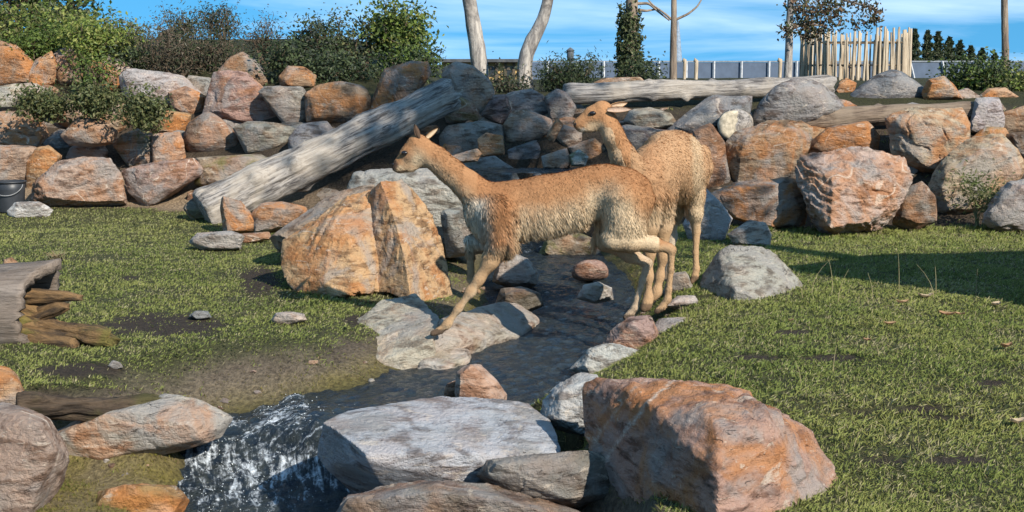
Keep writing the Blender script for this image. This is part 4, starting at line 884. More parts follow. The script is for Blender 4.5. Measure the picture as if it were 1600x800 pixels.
# --- the animal standing behind, turned three-quarters, head to the left
sd = np.array([-.87, .50, 0]); DH, DF = 9.0, 8.45
B_ch = [
  ch([(1054, 251, 47, 0), (1043, 257, 48, -.2), (1018, 275, 43, -.42), (1003, 289, 38, -.52)], DH, sq=0.86, side=sd, k=0.06),
  ch([(1064, 262, 44, 0), (1058, 275, 42, -.1)], DH, sq=0.95, side=sd, k=0.06),
  ch([(998, 282, 30, -.05), (985, 262, 21, -.10), (971, 240, 17.5, -.14), (959, 214, 14.5, -.17), (950, 193, 15.5, -.17)], DF, k=0.05),
  ch([(940, 177, 19.5), (926, 182, 15), (911, 191, 10.5), (904, 194, 8.5)], DF - .17, sq=.8, k=0.022),
  ch([(938, 190, 14), (922, 196, 9.5), (909, 200, 6.5)], DF - .17, sq=.65, k=0.02),
  ch([(1072, 272, 34, 0), (1082, 304, 18, 0), (1086, 332, 10, 0), (1088, 362, 6.4, .02)], DH, k=0.05),
  ch([(1088, 362, 6.2, .02), (1087, 395, 4.6, 0), (1088, 420, 5.2, -.02), (1086, 432, 5.2, -.03), (1081, 440, 4, -.04)], DH, k=0.015),
  ch([(1050, 285, 34, .10), (1050, 322, 18, .12), (1048, 345, 10.5, .13), (1050, 370, 7, .15), (1047, 400, 5.2, .13), (1046, 425, 5.5, .11), (1042, 436, 4.4, .10)], DH, k=0.04),
  ch([(1010, 305, 30, 0), (1014, 352, 14, 0), (1015, 395, 7.5, 0), (1014, 432, 5, 0), (1013, 466, 5.4, 0), (1010, 478, 5.2, -.01), (1005, 483, 4, -.02)], DF, k=0.05),
  ch([(1028, 305, 30, .15), (1036, 352, 13, .17), (1036, 400, 7.2, .17), (1031, 432, 5, .17), (1026, 456, 6, .16), (1021, 466, 4.6, .15)], DF, k=0.05),
  ch([(1096, 240, 14, .1), (1104, 262, 9, .12), (1102, 285, 5, .12)], DH, k=0.03),
]
def coat_B(P, N):
    x, y = px_of(P); n = fbm(P * 7, 3) * 12; n2_ = fbm(P * np.array([20, 20, 6]), 2) * 8
    c = np.tile(CIN * 1.12, (len(P), 1)); body = (x > 985) & (y < 345)
    c = np.where(body[:, None], mixw(c, CREAM * .92, .30 + 0 * x), c)
    c = np.where(body[:, None], mixw(c, CREAM, sstep(14, 4, np.abs(x - 1088 - (y - 230) * .05) + n * .6) * .7), c)  # sunlit right edge of the rump, painted pale
    c = np.where(body[:, None], mixw(c, RUST * 1.1, sstep(24, 6, np.abs(x - 1030 - (y - 290) * .3) + n) * .35), c)
    c = mixw(c, CREAM, sstep(300, 335, y + n) * (x > 985) * .7); c = mixw(c, LEGC, sstep(345, 370, y))
    c = np.where(((x < 1000) & (y > 200) & (N[:, 0] < 0) & (x < 957 + (y - 200) * .6))[:, None], mixw(c, CREAM, .65 + 0 * x), c)
    c = mixw(c, WHITE, sstep(0.04, .10, P[:, 1] - (DH + .02)) * sstep(320, 340, y) * .7)
    f = x < 955
    c = np.where(f[:, None], mixw(c, CREAM, sstep(15, 5, np.hypot((x - 930) * .7, y - 199)) * .8), c)
    c = np.where(f[:, None], mixw(c, WHITE, sstep(5, 2, np.hypot(x - 911, y - 203)) * .9), c)
    c = np.where(f[:, None], mixw(c, np.array([.14, .08, .05]), sstep(6, 2, np.hypot(x - 897, y - 195)) * .8), c)
    c = np.where(f[:, None], mixw(c, DARK, sstep(1.8, .8, np.abs(y - 203 + (x - 897) * .1)) * (x < 908) * .8), c)
    c = mixw(c, np.array([.07, .05, .04]), (((y > 474) & (x > 990)) | ((y > 431) & (x > 1070))) * .7)
    return np.clip(c, .01, .9)
def groom_B(P, N):
    x, y = px_of(P); g = np.tile(np.array([0.30, 0.35, -0.9]), (len(P), 1)); g[x < 985] = np.array([.4, .1, -.9]); return g
def fur_B(P, N):
    x, y = px_of(P); body = (x > 985) & (y < 345); L = np.where(body, .015, .008); L = np.where((x < 990) & (x > 952), .018, L); L = np.where(x < 953, .009, L); L = np.where(y > 350, .008, L); L = np.where(body & (y > 300) & (x < 1075), .034, L)
    return L, np.where(body, .82, .92) + 0 * x
B, lb = make_animal('vicuna', 'woolly vicuna standing behind with its neck upright and head turned aside', B_ch, at(1045, 450, 8.75), coat_B, groom_B, fur_B, 90000, 23)
leaf_ear(at(949, 172, DF - .23) - lb, at(989, 171, DF - .24) - lb, .018, (0, .35, 1), .8, B, (.40, .23, .12), (.44, .32, .24))
leaf_ear(at(949, 168, DF - .11) - lb, at(980, 160, DF - .04) - lb, .020, (0, -.3, 1), .8, B, (.46, .27, .14), (.5, .36, .25))
ball('eye', at(926, 177, DF - .17 - .050) - lb, .0165, (0.02, 0.015, 0.012), B, EYE, (1.2, .7, .8)); ball('eye', at(926, 177, DF - .17 + .050) - lb, .0165, (0.02, 0.015, 0.012), B, EYE, (1.2, .7, .8))
ball('nostril', at(899, 194, DF - .17 - .022) - lb, .006, (0.02, 0.015, 0.012), B, EYE, (1, .6, 1.2))
# ------------------------------------------------------------------ logs
def axis_obj(name, a, b, V_f, mat, parent=None):
    """object whose local X runs from a to b, so the grain follows the log; V_f(L) gives verts/faces in that space"""
    a = Vector(a); b = Vector(b); x = (b - a); L = x.length; x.normalize(); y = Vector((0, 0, 1)).cross(x); y.normalize(); z = x.cross(y)
    V, F = V_f(L); o = link(name, mesh_np(name, V, F, True), mat, parent)
    o.matrix_world = Matrix((( x[0], y[0], z[0], a[0]), (x[1], y[1], z[1], a[1]), (x[2], y[2], z[2], a[2]), (0, 0, 0, 1))); return o
def log_verts(r0, r1, seed, rough=.16, n=40, m=70, bend=0.02, jag=0.0, knots=4):
    def f(L):
        rg = np.random.default_rng(seed); t = np.linspace(0, 1, m); P = np.stack([t * L, np.sin(t * 3.1) * bend * L, np.cos(t * 2.3 + 1) * bend * L * .6], -1)
        R = r0 + (r1 - r0) * t; e = np.minimum(t, 1 - t) * L; R = R * (0.90 + .10 * sstep(0, .05, e))
        V, F = tube(P, R, n)
        q = V.copy(); q[:, 0] *= .5; a = np.arctan2(V[:, 2], V[:, 1]); rad = V - np.column_stack([V[:, 0], 0 * V[:, 0], 0 * V[:, 0]])
        d = rough * (fbm(q * 5 + seed, 4) * .8 - np.abs(fbm(np.column_stack([V[:, 0] * 1.2, V[:, 1] * 16, V[:, 2] * 16]) + seed, 3)) * .9)
        for _ in range(knots):
            c = np.array([rg.uniform(.1, .9) * L, 0, 0]); ang = rg.uniform(0, 6.3); c[1:] = r0 * np.array([math.cos(ang), math.sin(ang)])
            d += .35 * np.exp(-((V - c) ** 2).sum(1) / (r0 * .32) ** 2)
        w = np.ones(len(V)); w[-2:] = 0
        V = V + rad * (d * w)[:, None]
        if jag:
            s = V[:, 0] > L * .85; V[s, 0] += (fbm(np.column_stack([0 * a, V[:, 1] * 12, V[:, 2] * 12]), 3) * jag * ((V[:, 0] / L - .85) / .15))[s]
        return V, F
    return f
def log(name, label, p0, p1, r0, r1, mat, seed, **kw):
    return tag(axis_obj(name, p0, p1, log_verts(r0, r1, seed, **kw), mat), label, 'log')
log('log', 'thick grey weathered log leaning from the grass up onto the rock wall', at(318, 334, 13.15), at(706, 142, 14.1), .215, .175, WOOD, 1, n=64, m=160, rough=.34, bend=.012, knots=9, jag=.12)
log('log', 'long grey log lying level along the top of the rocks', at(882, 148, 14.5), at(1300, 131, 14.9), .110, .105, WOOD, 2, n=40, m=130, rough=.34, bend=.008, knots=9, jag=.1)
log('log', 'long dull brown log lying along the top of the right wall', at(1225, 190, 13.95), at(1535, 170, 13.95), .12, .085, WOODB, 3, n=36, m=100, rough=.26, bend=.008)
o = log('log', 'short log with its round pale cut end facing out of the wall', at(1146, 196, 13.35), at(1158, 192, 14.5), .155, .15, WOOD, 4, rough=.06, knots=0, bend=.0)
log('log', 'dark rotten log half sunk in the grass behind the long pale boulder', on_z(25, 636, -.03), on_z(255, 628, -.06), .075, .05, PEAT, 5, rough=1.3, jag=.25, bend=.03, knots=9)
# pale growth rings on the cut end
def cut_end():
    c = at(1146, 196, 13.345); n = 28; a = np.arange(n) * 2 * math.pi / n; V = [c]; R = (.05, .10, .138); rg = np.random.default_rng(5)
    for r in R: V += [c + np.array([math.cos(q) * r * (1 + .04 * math.sin(3 * q)), rg.uniform(-.004, .004), math.sin(q) * r]) for q in a]
    V += [c + np.array([math.cos(q) * .14, .05, math.sin(q) * .14]) for q in a]
    F3 = [[0, 1 + i, 1 + (i + 1) % n] for i in range(n)]; F4 = [[1 + k * n + i, 1 + (k + 1) * n + i, 1 + (k + 1) * n + (i + 1) % n, 1 + k * n + (i + 1) % n] for k in range(3) for i in range(n)]
    m = plain('cut_wood', (.46, .40, .30), .85, .1, 26, .3); q = link('cut_face', mesh_np('cut_face', np.array(V), [np.array(F3), np.array(F4)], True), m); q.parent = o; q.matrix_parent_inverse = o.matrix_world.inverted()
bpy.context.view_layer.update(); cut_end()

# broken hollow trunk at the left
def broken_trunk():
    base = on_z(30, 545, 0.0); t = thing('broken_trunk', base, 'broken hollow grey trunk with a rotten splintered end, lying in the grass', 'trunk')
    bpy.context.view_layer.update()
    inv = Matrix.Translation(-Vector(base))
    d = 7.75; ctr0 = at(-260, 480, d + .15); ctr1 = at(60, 482, d)
    def shell(L):
        n, m = 72, 40; V = []; JAG = fbm(np.stack([np.arange(72) * .9, 0 * np.arange(72), 0 * np.arange(72)], -1), 3); JAG[-4:] = np.linspace(JAG[-4], JAG[0], 4)
        for lay, rr in ((0, 1.0), (1, .80)):
            for i in range(m):
                s = i / (m - 1)
                for j in range(n):
                    a = j * 2 * math.pi / n; up = math.sin(a)
                    end = L * (1 + (.10 * max(0, up) ** 3 + .012 * math.sin(a * 5) + .05 * JAG[j]) * (1 if s > .5 else 0) * (s - .5) * 2)
                    r = .235 * rr * (1 + .06 * math.sin(a * 2 + 1) + (.14 * (s ** 6) * max(0, up)))
                    V.append((s * end, r * math.cos(a), r * math.sin(a) * 1.05))
        V = np.array(V); V[:, 1:] *= (1 + .10 * fbm(V * np.array([2, 9, 9]), 3))[:, None]
        F = []
        for lay in (0, 1):
            for i in range(m - 1):
                for j in range(n):
                    q = [lay * m * n + i * n + j, lay * m * n + i * n + (j + 1) % n, lay * m * n + (i + 1) * n + (j + 1) % n, lay * m * n + (i + 1) * n + j]; F.append(q[::-1] if lay else q)
        for j in range(n):
            i = m - 1; F.append([i * n + j, i * n + (j + 1) % n, m * n + i * n + (j + 1) % n, m * n + i * n + j])
        return V, np.array(F)
    for nm, a, b, f, mt in (('shell', ctr0, ctr1, shell, wood_mat('grey_bark_wood', (.27, .225, .19), (.10, .082, .07), (.17, .13, .10), (1.0, 10, 10), .6)),
        ('splinter', at(20, 462, d - .05), at(122, 463, d - .1), log_verts(.055, .022, 31, rough=1.1, knots=3, jag=.2), ROTTEN),
        ('splinter', at(30, 500, d - .02), at(100, 478, d - .12), log_verts(.06, .025, 33, rough=1.1, knots=3, jag=.2), ROTTEN),
        ('splinter', at(40, 510, d - .05), at(168, 525, d - .22), log_verts(.085, .05, 35, rough=1.2, knots=5, jag=.2), ROTTEN),
        ('splinter', at(45, 530, d - .10), at(115, 536, d - .25), log_verts(.055, .04, 37, rough=.5, knots=1, jag=.08), ROTTEN),
        ('splinter', at(30, 485, d + .02), at(75, 500, d), log_verts(.13, .10, 39, rough=.5, knots=1, jag=.1), ROTTEN)):
        o = axis_obj(nm, a, b, f, mt); mw = o.matrix_world.copy(); o.parent = t; o.matrix_parent_inverse = inv; o.matrix_world = mw
broken_trunk()

# ------------------------------------------------------------------ shrubs and trees
def leaf_quads(P, size, rg, col, colvar=.3, aspect=1.9, up=0.25, out=None):
    n = len(P); nrm = rg.normal(size=(n, 3)); nrm[:, 2] += up * 2
    if out is not None: nrm += out * .8
    nrm /= np.linalg.norm(nrm, axis=1)[:, None]
    t = rg.normal(size=(n, 3)); t -= nrm * (t * nrm).sum(1)[:, None]; t /= np.linalg.norm(t, axis=1)[:, None]; b = np.cross(nrm, t)
    s = size * rg.uniform(.6, 1.35, n)[:, None]; w = s / aspect
    V = np.stack([P - t * s * .5, P + b * w * .5 + nrm * s * .07, P + t * s * .5 - nrm * s * .12, P - b * w * .5 + nrm * s * .07], 1).reshape(-1, 3)
    F = np.arange(n)[:, None] * 4 + np.array([[0, 1, 2, 3]])
    c = np.array(col)[rg.integers(0, len(col), n)] * rg.uniform(1 - colvar, 1 + colvar, (n, 1)) * np.array([1, 1, 1]); c = np.clip(c, .004, .9)
    return V, F, np.repeat(c, 4, axis=0)
def shrub(name, label, base, height, spread, cols, n_leaf=3000, leaf=.05, stems=7, seed=0, cat='shrub', group=None, stem_col=(.12, .09, .065), droop=0.0, fluff=.12, open_=1.0, lean=(0, 0), bare=.0, depth=None, tw=.012, aspect=1.9):
    """stems fork twice; leaves sit round the twigs, so the outline stays uneven and gaps stay open"""
    rg = np.random.default_rng(seed + 1000); base = np.array(base, float); t = thing(name, base, label, cat, group)
    bag = Bag(); tips = []
    dsp = spread if depth is None else depth
    def branch(p, d, L, r, lev):
        k = 5; pts = [p]; dd = d.copy()
        for i in range(k):
            dd = dd + rg.normal(size=3) * .18 + np.array([0, 0, .10 - droop]); dd /= np.linalg.norm(dd); pts.append(pts[-1] + dd * L / k)
        V, F = tube(pts, np.linspace(r, r * .45, k + 1), 4 if lev else 5, cap=False); bag.add(V, F)
        if lev >= 2:
            for i in range(1, k + 1): tips.append((pts[i], lev))
            return
        if lev >= 1: tips.extend((q, lev) for q in pts[2:])
        for _ in range(3 if lev == 0 else 3):
            j = rg.integers(2, k + 1); e = dd + rg.normal(size=3) * .75; e[2] = abs(e[2]) * .6 + .1 - droop; e /= np.linalg.norm(e); branch(pts[j], e, L * rg.uniform(.45, .7), r * .5, lev + 1)
    for i in range(stems):
        a = rg.uniform(0, 2 * math.pi); rr = math.sqrt(rg.random()); off_ = np.array([math.cos(a) * rr * spread, math.sin(a) * rr * dsp, 0])
        d = np.array([off_[0] * .55 + lean[0], off_[1] * .55 + lean[1], height * .75]); d /= np.linalg.norm(d)
        branch(off_ * .35 - np.array([0, 0, .05]), d, height * rg.uniform(.5, .8) * (1 - .35 * rr), tw * (1 + height * .5), 0)
    link('stem', bag.mesh('stem'), plain('twig', stem_col, .85, .1), t)
    T = np.array([q[0] for q in tips]); 
    T = T[rg.random(len(T)) >= bare]
    i = rg.integers(0, len(T), n_leaf); P = T[i] + rg.normal(size=(n_leaf, 3)) * fluff * np.array([1, 1, .8]); P[:, 2] = np.maximum(P[:, 2], -.12)
    V, F, c = leaf_quads(P, leaf, rg, cols, out=(P - T.mean(0)) / (spread + .1), aspect=aspect); link('crown', mesh_np('crown', V, F, False, c), LEAF, t); return t
G1 = [(.075, .115, .022), (.10, .14, .03), (.055, .085, .02)]; G2 = [(.15, .19, .04), (.11, .15, .03), (.19, .20, .055)]; GD = [(.040, .058, .024), (.055, .074, .030), (.032, .044, .026)]
GB = [(.095, .075, .05), (.065, .06, .04), (.05, .06, .03), (.12, .095, .065)]; GO = [(.085, .10, .035), (.06, .075, .03), (.11, .11, .045)]; GR = [(.13, .08, .05), (.09, .065, .04), (.16, .10, .055), (.085, .085, .04), (.06, .06, .035)]
G1, G2, GD, GB, GO, GR = ([tuple(v * 1.22 for v in c) for c in q] for q in (G1, G2, GD, GB, GO, GR))
def sh(name, label, cx, yb, d, hpx, wpx, cols, **kw):
    b = at(cx, yb, d); m = mpp(d); z = th(b[0], b[1])
    hh = (yb * 0 + hpx) * m
    b[2] = min(b[2], z + .15) if kw.pop('ground', True) else b[2]
    top = at(cx, yb - hpx, d)[2]; return shrub(name, label, b, top - b[2], wpx * m * .5, cols, **kw)
# on the left wall
sh('shrub', 'trailing dark green shrub growing over the left end of the rock wall', 70, 172, 14.75, 34, 80, GO, n_leaf=2600, leaf=.045, seed=1, stems=10, fluff=.09, ground=False, depth=.12)
sh('shrub', 'bushy green shrub in the wall above the large smooth tan boulder', 142, 168, 14.7, 40, 70, GO, n_leaf=2600, leaf=.045, seed=2, stems=9, fluff=.09, ground=False, depth=.12)
sh('shrub', 'dense green shrub hanging beside the orange-faced rock of the wall', 230, 198, 14.55, 56, 55, GO, n_leaf=2800, leaf=.045, seed=3, stems=9, fluff=.09, ground=False, depth=.12)
# hillside
sh('bush', 'olive hillside bush at the upper left end of the wall', 15, 75, 17.6, 82, 120, GO + G2, n_leaf=2520, leaf=.06, seed=4, stems=10)
sh('bush', 'fresh green ground-hugging bush beside the pale hillside rock', 55, 85, 17.0, 50, 110, G1, n_leaf=3000, leaf=.05, seed=5, stems=10)
sh('bush', 'sunlit yellow-green bush on the hillside over the wall', 152, 92, 16.9, 84, 95, G2, n_leaf=4200, leaf=.05, seed=6, stems=11)
sh('bush', 'broad yellowish bush behind the pale hillside rock', 95, 60, 18.2, 62, 120, GO + G2, n_leaf=2340, leaf=.06, seed=7, stems=10)
sh('tree', 'dark leafy tree whose low branches hang over the hillside', 95, 70, 20.5, 150, 190, GD + G1, n_leaf=2520, leaf=.08, seed=8, stems=7, cat='tree', fluff=.2, tw=.03)
sh('tree', 'dark leafy tree at the far left end of the hillside', 0, 70, 20.0, 160, 150, GD + G1, n_leaf=2160, leaf=.08, seed=9, stems=6, cat='tree', fluff=.2, tw=.03)
sh('bush', 'pale seeding bush standing behind the sunlit yellow-green one', 195, 75, 18.6, 55, 70, [(.16, .15, .08), (.12, .12, .06), (.2, .18, .11)], n_leaf=1800, leaf=.045, seed=10, stems=8)
sh('bush', 'dark green bush at the foot of the brown brush', 192, 105, 16.9, 44, 60, GD + [(.05, .075, .022)], n_leaf=2600, leaf=.045, seed=11, stems=9)
sh('bush', 'green tuft growing over the vivid orange rock of the wall', 150, 108, 16.2, 24, 60, G1, n_leaf=900, leaf=.04, seed=12, stems=6)
sh('brush', 'wide mound of dark brown brush above the pale sloping boulder', 262, 122, 17.0, 86, 130, GB, n_leaf=3120, leaf=.042, seed=13, stems=16, cat='bush', fluff=.13, aspect=3)
sh('brush', 'darkest brown thicket behind the tall russet boulder', 330, 120, 17.3, 92, 120, GB + GD, n_leaf=3120, leaf=.042, seed=14, stems=16, cat='bush', fluff=.13, aspect=3)
sh('bush', 'feathery tall grey-green shrub rising from the brown thicket', 348, 70, 18.0, 84, 70, GD + [(.06, .06, .05), (.09, .08, .06)], n_leaf=1500, leaf=.045, seed=15, stems=9, fluff=.08, aspect=3)
sh('bush', 'feathery thin shrub above the orange-tipped rock', 280, 60, 18.4, 60, 70, GB + GO, n_leaf=1300, leaf=.045, seed=16, stems=9, fluff=.08, aspect=3)
sh('bush', 'sparse brown twiggy shrub behind the peaked boulder', 412, 100, 17.6, 78, 50, GB, n_leaf=1200, leaf=.04, seed=17, stems=8, fluff=.08, aspect=3)
sh('bush', 'dark bush in front of the orange-bellied rock', 462, 128, 16.4, 70, 90, GD, n_leaf=2200, leaf=.05, seed=18, stems=9)
sh('bush', 'open blue-green shrub with bare twigs against the sky', 505, 110, 17.2, 92, 90, GD + [(.05, .06, .045)], n_leaf=1700, leaf=.05, seed=19, stems=10, fluff=.10)
sh('bush', 'dark low hedge-like bush behind the square brown block', 535, 128, 16.3, 48, 130, GD, n_leaf=2850, leaf=.045, seed=20, stems=12)
sh('bush', 'thin-leaved dark shrub left of the sunlit green tree', 560, 110, 17.6, 95, 80, GD + GO, n_leaf=1500, leaf=.05, seed=21, stems=9, fluff=.10)
sh('tree', 'small green tree with sunlit leaves left of the pale leaning trunk', 622, 105, 17.6, 128, 108, G2 + G1 + [(.07, .10, .03)], n_leaf=3600, leaf=.065, seed=22, stems=9, cat='tree', fluff=.11, stem_col=(.16, .13, .10), tw=.016)
sh('bush', 'low dark bush under the small sunlit green tree', 640, 110, 16.8, 42, 100, GD + G1, n_leaf=1900, leaf=.05, seed=23, stems=9)
sh('bush', 'dark spruce-like bush right of the bent trunk', 888, 140, 16.4, 58, 105, GD + [(.05, .07, .03)], n_leaf=4200, leaf=.045, seed=24, stems=12, aspect=3, fluff=.09)
sh('bush', 'low dark bush left of the bent trunk', 790, 138, 16.2, 22, 70, GB + GD, n_leaf=1400, leaf=.04, seed=25, stems=8)
sh('bush', 'dark bush growing round the foot of the ivy trunk', 1002, 125, 16.6, 26, 40, GD, n_leaf=1100, leaf=.045, seed=26, stems=9)
sh('bush', 'green leafy shrub beside the tall trunk on the right', 1525, 142, 16.2, 55, 90, G1 + GD, n_leaf=3200, leaf=.05, seed=27, stems=10)
sh('bush', 'yellowish bush behind the pale boulder at the right end of the wall', 1585, 148, 16.0, 38, 80, G2 + GO, n_leaf=1900, leaf=.05, seed=28, stems=9)
sh('weed', 'thin tangled weed growing in front of the ochre-topped boulder', 1535, 345, 12.15, 105, 90, [(.12, .14, .05), (.09, .12, .035), (.16, .16, .07)], n_leaf=750, leaf=.045, seed=29, stems=12, cat='weed', fluff=.07, aspect=3.2, tw=.005, stem_col=(.20, .20, .10))

def trunk_tree(name, label, pts, widths, d, mat, twigs=(), seed=0, leaves=None, ivy=None):
    """a bare trunk traced upward at one depth, running on above the frame with limbs and a crown up there"""
    P = [at(x, y, d) for x, y in pts]; r = [w * .5 * mpp(d) for w in widths]; base = P[0].copy(); z = th(base[0], base[1]) - .1
    P = [np.array([base[0], base[1], min(z, base[2] - .05)])] + P; r = [r[0] * 1.25] + r
    top = P[-1]; d_ = P[-1] - P[-2]; d_ /= np.linalg.norm(d_); P += [top + d_ * 1.2, top + d_ * 2.4 + np.array([.1, .05, .3]), top + d_ * 3.4 + np.array([.1, 0, .6])]; r += [r[-1] * .85, r[-1] * .6, r[-1] * .25]
    t = thing(name, base, label, 'tree'); Q, R = resample(P, 60, r); V, F = tube(Q - base, R, 20, seed, .16, True, 9.0); link('trunk', mesh_np('trunk', V, F, True), mat, t)
    rg = np.random.default_rng(seed + 40); bag = Bag(); tips = []
    for k in range(9):                   # limbs above the frame
        i = rg.integers(36, 58); p = Q[i] - base; e = rg.normal(size=3); e[2] = abs(e[2]) * .7 + .3; e /= np.linalg.norm(e); pts_ = [p]
        for _ in range(6): e = e + rg.normal(size=3) * .2; e /= np.linalg.norm(e); pts_.append(pts_[-1] + e * .22); tips.append(pts_[-1])
        V, F = tube(pts_, np.linspace(R[i] * .45, .008, 7), 6); bag.add(V, F)
    link('limb', bag.mesh('limb'), mat, t)
    for tw in twigs:                     # limbs seen in the picture
        pp = [at(x, y, d + dd) - base for x, y, dd in tw[0]]; V, F = tube(resample(pp, 16), np.linspace(tw[1] * mpp(d), tw[1] * .45 * mpp(d), 16), 8, seed, .1); link('limb', mesh_np('limb', V, F, True), mat, t)
    T = np.array(tips); n = 2200; L = T[rg.integers(0, len(T), n)] + rg.normal(size=(n, 3)) * .22
    L = L[(L[:, 2] + base[2]) > top[2] + .25]
    V, F, c = leaf_quads(L, .07, rg, leaves or G1); link('crown', mesh_np('crown', V, F, False, c), LEAF, t)
    if ivy:
        L = []; N = []
        for x, y, w, k in ivy:
            q = at(x, y, d) - base; a = rg.uniform(0, 2 * math.pi, k); rr = w * .5 * mpp(d) * (1 + .25 * rg.normal(size=k)); N.append(np.stack([np.cos(a), np.sin(a), 0 * a], -1)); L.append(q + N[-1] * np.abs(rr)[:, None] + np.stack([0 * a, 0 * a, rg.normal(size=k) * .07], -1))
        V, F, c = leaf_quads(np.vstack(L), .055, rg, [(.085, .11, .04), (.06, .08, .03), (.035, .05, .022), (.12, .13, .06)], out=np.vstack(N)); link('ivy', mesh_np('ivy', V, F, False, c), LEAF, t)
    return t
trunk_tree('tree', 'pale mottled trunk leaning slightly, right of the small green tree', [(752, 118), (744, 60), (738, 30), (732, -10)], [26, 25, 22, 21], 17.5, BARKZ, seed=1)
trunk_tree('tree', 'pale bent trunk curving over to the right', [(821, 138), (818, 110), (820, 80), (829, 66), (842, 48), (852, 25), (858, -10)], [27, 23, 22, 23, 20, 18, 17], 16.6, BARKZ, seed=2)
trunk_tree('tree', 'straight trunk thickly wrapped in ivy', [(984, 122), (984, 80), (986, 40), (988, -10)], [24, 22, 20, 18], 17.2, BARKB, seed=3,
           twigs=[([(992, 15, 0), (1010, 17, 0), (1028, 14, .05)], 2.5), ([(990, 6, 0), (1014, 5, 0), (1026, 16, 0), (1046, 32, 0)], 2.5)], ivy=[(983 + 3 * math.sin(k), 120 - k * 4.2, 34 - k * .4, 90) for k in range(25)] + [(994, 112, 40, 110)])
trunk_tree('tree', 'slim straight trunk with two thin rising branches', [(1052, 125), (1052, 70), (1053, 30), (1053, -10)], [12, 10.5, 9, 8], 17.0, BARKB, seed=4, twigs=[([(1053, 32, 0), (1075, 22, 0), (1090, 10, 0), (1100, -8, 0)], 2.2), ([(1052, 33, 0), (1040, 22, 0), (1020, 8, 0), (1008, -6, 0)], 2.0)])
trunk_tree('tree', 'pale trunk with russet leaves beside the stake enclosure', [(1231, 120), (1233, 70), (1234, 30), (1236, -10)], [13, 12, 11, 10], 17.5, BARKZ, seed=5, twigs=[([(1234, 45, 0), (1255, 38, 0), (1290, 40, 0)], 3), ([(1235, 12, 0), (1270, 20, .1), (1310, 10, .1)], 3), ([(1236, 0, 0), (1290, -8, .2), (1340, 6, .2), (1372, 14, .2)], 3)], leaves=GR)
trunk_tree('tree', 'tall dark trunk rising from the shrub at the right end of the wall', [(1571, 128), (1571, 80), (1570, 40), (1569, -10)], [12, 11, 10.5, 10], 17.5, BARKB, seed=6)
# russet foliage held by the pale trunk's branches
def russet():
    t = [o for o in C.objects if o.get('label', '').startswith('pale trunk with russet')][0]; base = np.array(t.location); rg = np.random.default_rng(88); L = []
    for x, y, s, k in ((1262, 44, 9, 190), (1250, 30, 10, 170), (1282, 48, 8, 140), (1275, 22, 14, 260), (1300, 14, 12, 220), (1262, 58, 6, 60), (1232, 46, 7, 80), (1305, 34, 10, 110), (1350, 8, 10, 120), (1365, 22, 8, 110), (1338, 36, 6, 50), (1285, 4, 16, 240), (1368, 30, 4, 40), (1355, 42, 5, 30), (1325, 0, 12, 120), (1245, 8, 10, 120)):
        q = at(x, y, 17.5 + rg.uniform(-.2, .3)) - base; L.append(q + rg.normal(size=(k, 3)) * s * mpp(17.5))
    V, F, c = leaf_quads(np.vstack(L), .055, rg, GR + [(.07, .085, .03)]); link('crown', mesh_np('crown', V, F, False, c), LEAF, t)
russet()

# the tall tree out of frame to the right that dapples the middle of the wall
def shade_tree():
    b = np.array([5.9, 5.5, th(5.9, 5.5)]); t = thing('tree', b, 'tall leafy tree outside the right edge of the view, shading the middle rocks', 'tree'); rg = np.random.default_rng(61); bag = Bag(); tips = []
    V, F = tube(resample([(0, 0, -.2), (.1, 0, 3), (-.1, .1, 6), (0, 0, 9)], 24), np.linspace(.2, .05, 24), 12, 1, .15); link('trunk', mesh_np('trunk', V, F, True), BARKB, t)
    for k in range(34):
        p = np.array([0, 0, rg.uniform(5.6, 9)]); e = rg.normal(size=3); e[2] = abs(e[2]) * .4; e /= np.linalg.norm(e); q = [p]
        for _ in range(6): e = e + rg.normal(size=3) * .2; e /= np.linalg.norm(e); q.append(q[-1] + e * .24); tips.append(q[-1])
        V, F = tube(q, np.linspace(.05, .01, 7), 5); bag.add(V, F)
    link('limb', bag.mesh('limb'), BARKB, t); T = np.array(tips); n = 4000; V, F, c = leaf_quads(T[rg.integers(0, len(T), n)] + rg.normal(size=(n, 3)) * .25, .15, rg, G1); link('crown', mesh_np('crown', V, F, False, c), LEAF, t)
shade_tree()

# ------------------------------------------------------------------ distance: fence, hut, mast, conifers, stakes
def box(lo, hi):
    lo = np.array(lo, float); hi = np.array(hi, float); V = np.array([[(lo, hi)[i][0], (lo, hi)[j][1], (lo, hi)[k][2]] for i in (0, 1) for j in (0, 1) for k in (0, 1)])
    return V, np.array([[0, 1, 3, 2], [4, 6, 7, 5], [0, 4, 5, 1], [2, 3, 7, 6], [0, 2, 6, 4], [1, 5, 7, 3]])
FD = 60.0; M_PANEL = plain('grey_mesh_panel', (.085, .115, .165), .6, .3, 3, .12); M_POST = plain('white_post', (.46, .47, .48), .6, .3); M_RAIL = plain('grey_rail', (.20, .22, .24), .5, .3)
fence = thing('fence', (0, FD, th(0, FD)), 'long low blue-grey panel fence with white posts beyond the rock wall', 'fence'); bpy.context.view_layer.update()
zb = th(0, FD) - .1; ztop = at(1100, 96, FD)[2] ; fl = np.array(fence.location); xs = [at(px, 100, FD)[0] for px in list(range(900, 1400, 43)) + [1424, 1474, 1524, 1574, 1624, 1674]]; xs = [xs[0] - 3.6, xs[0] - 2.4, xs[0] - 1.2] + xs
def rot_box(p, q, w):                    # square bar from p to q
    V, F = tube([p, (np.array(p) + q) / 2, q], [w, w, w], 4); return V, F
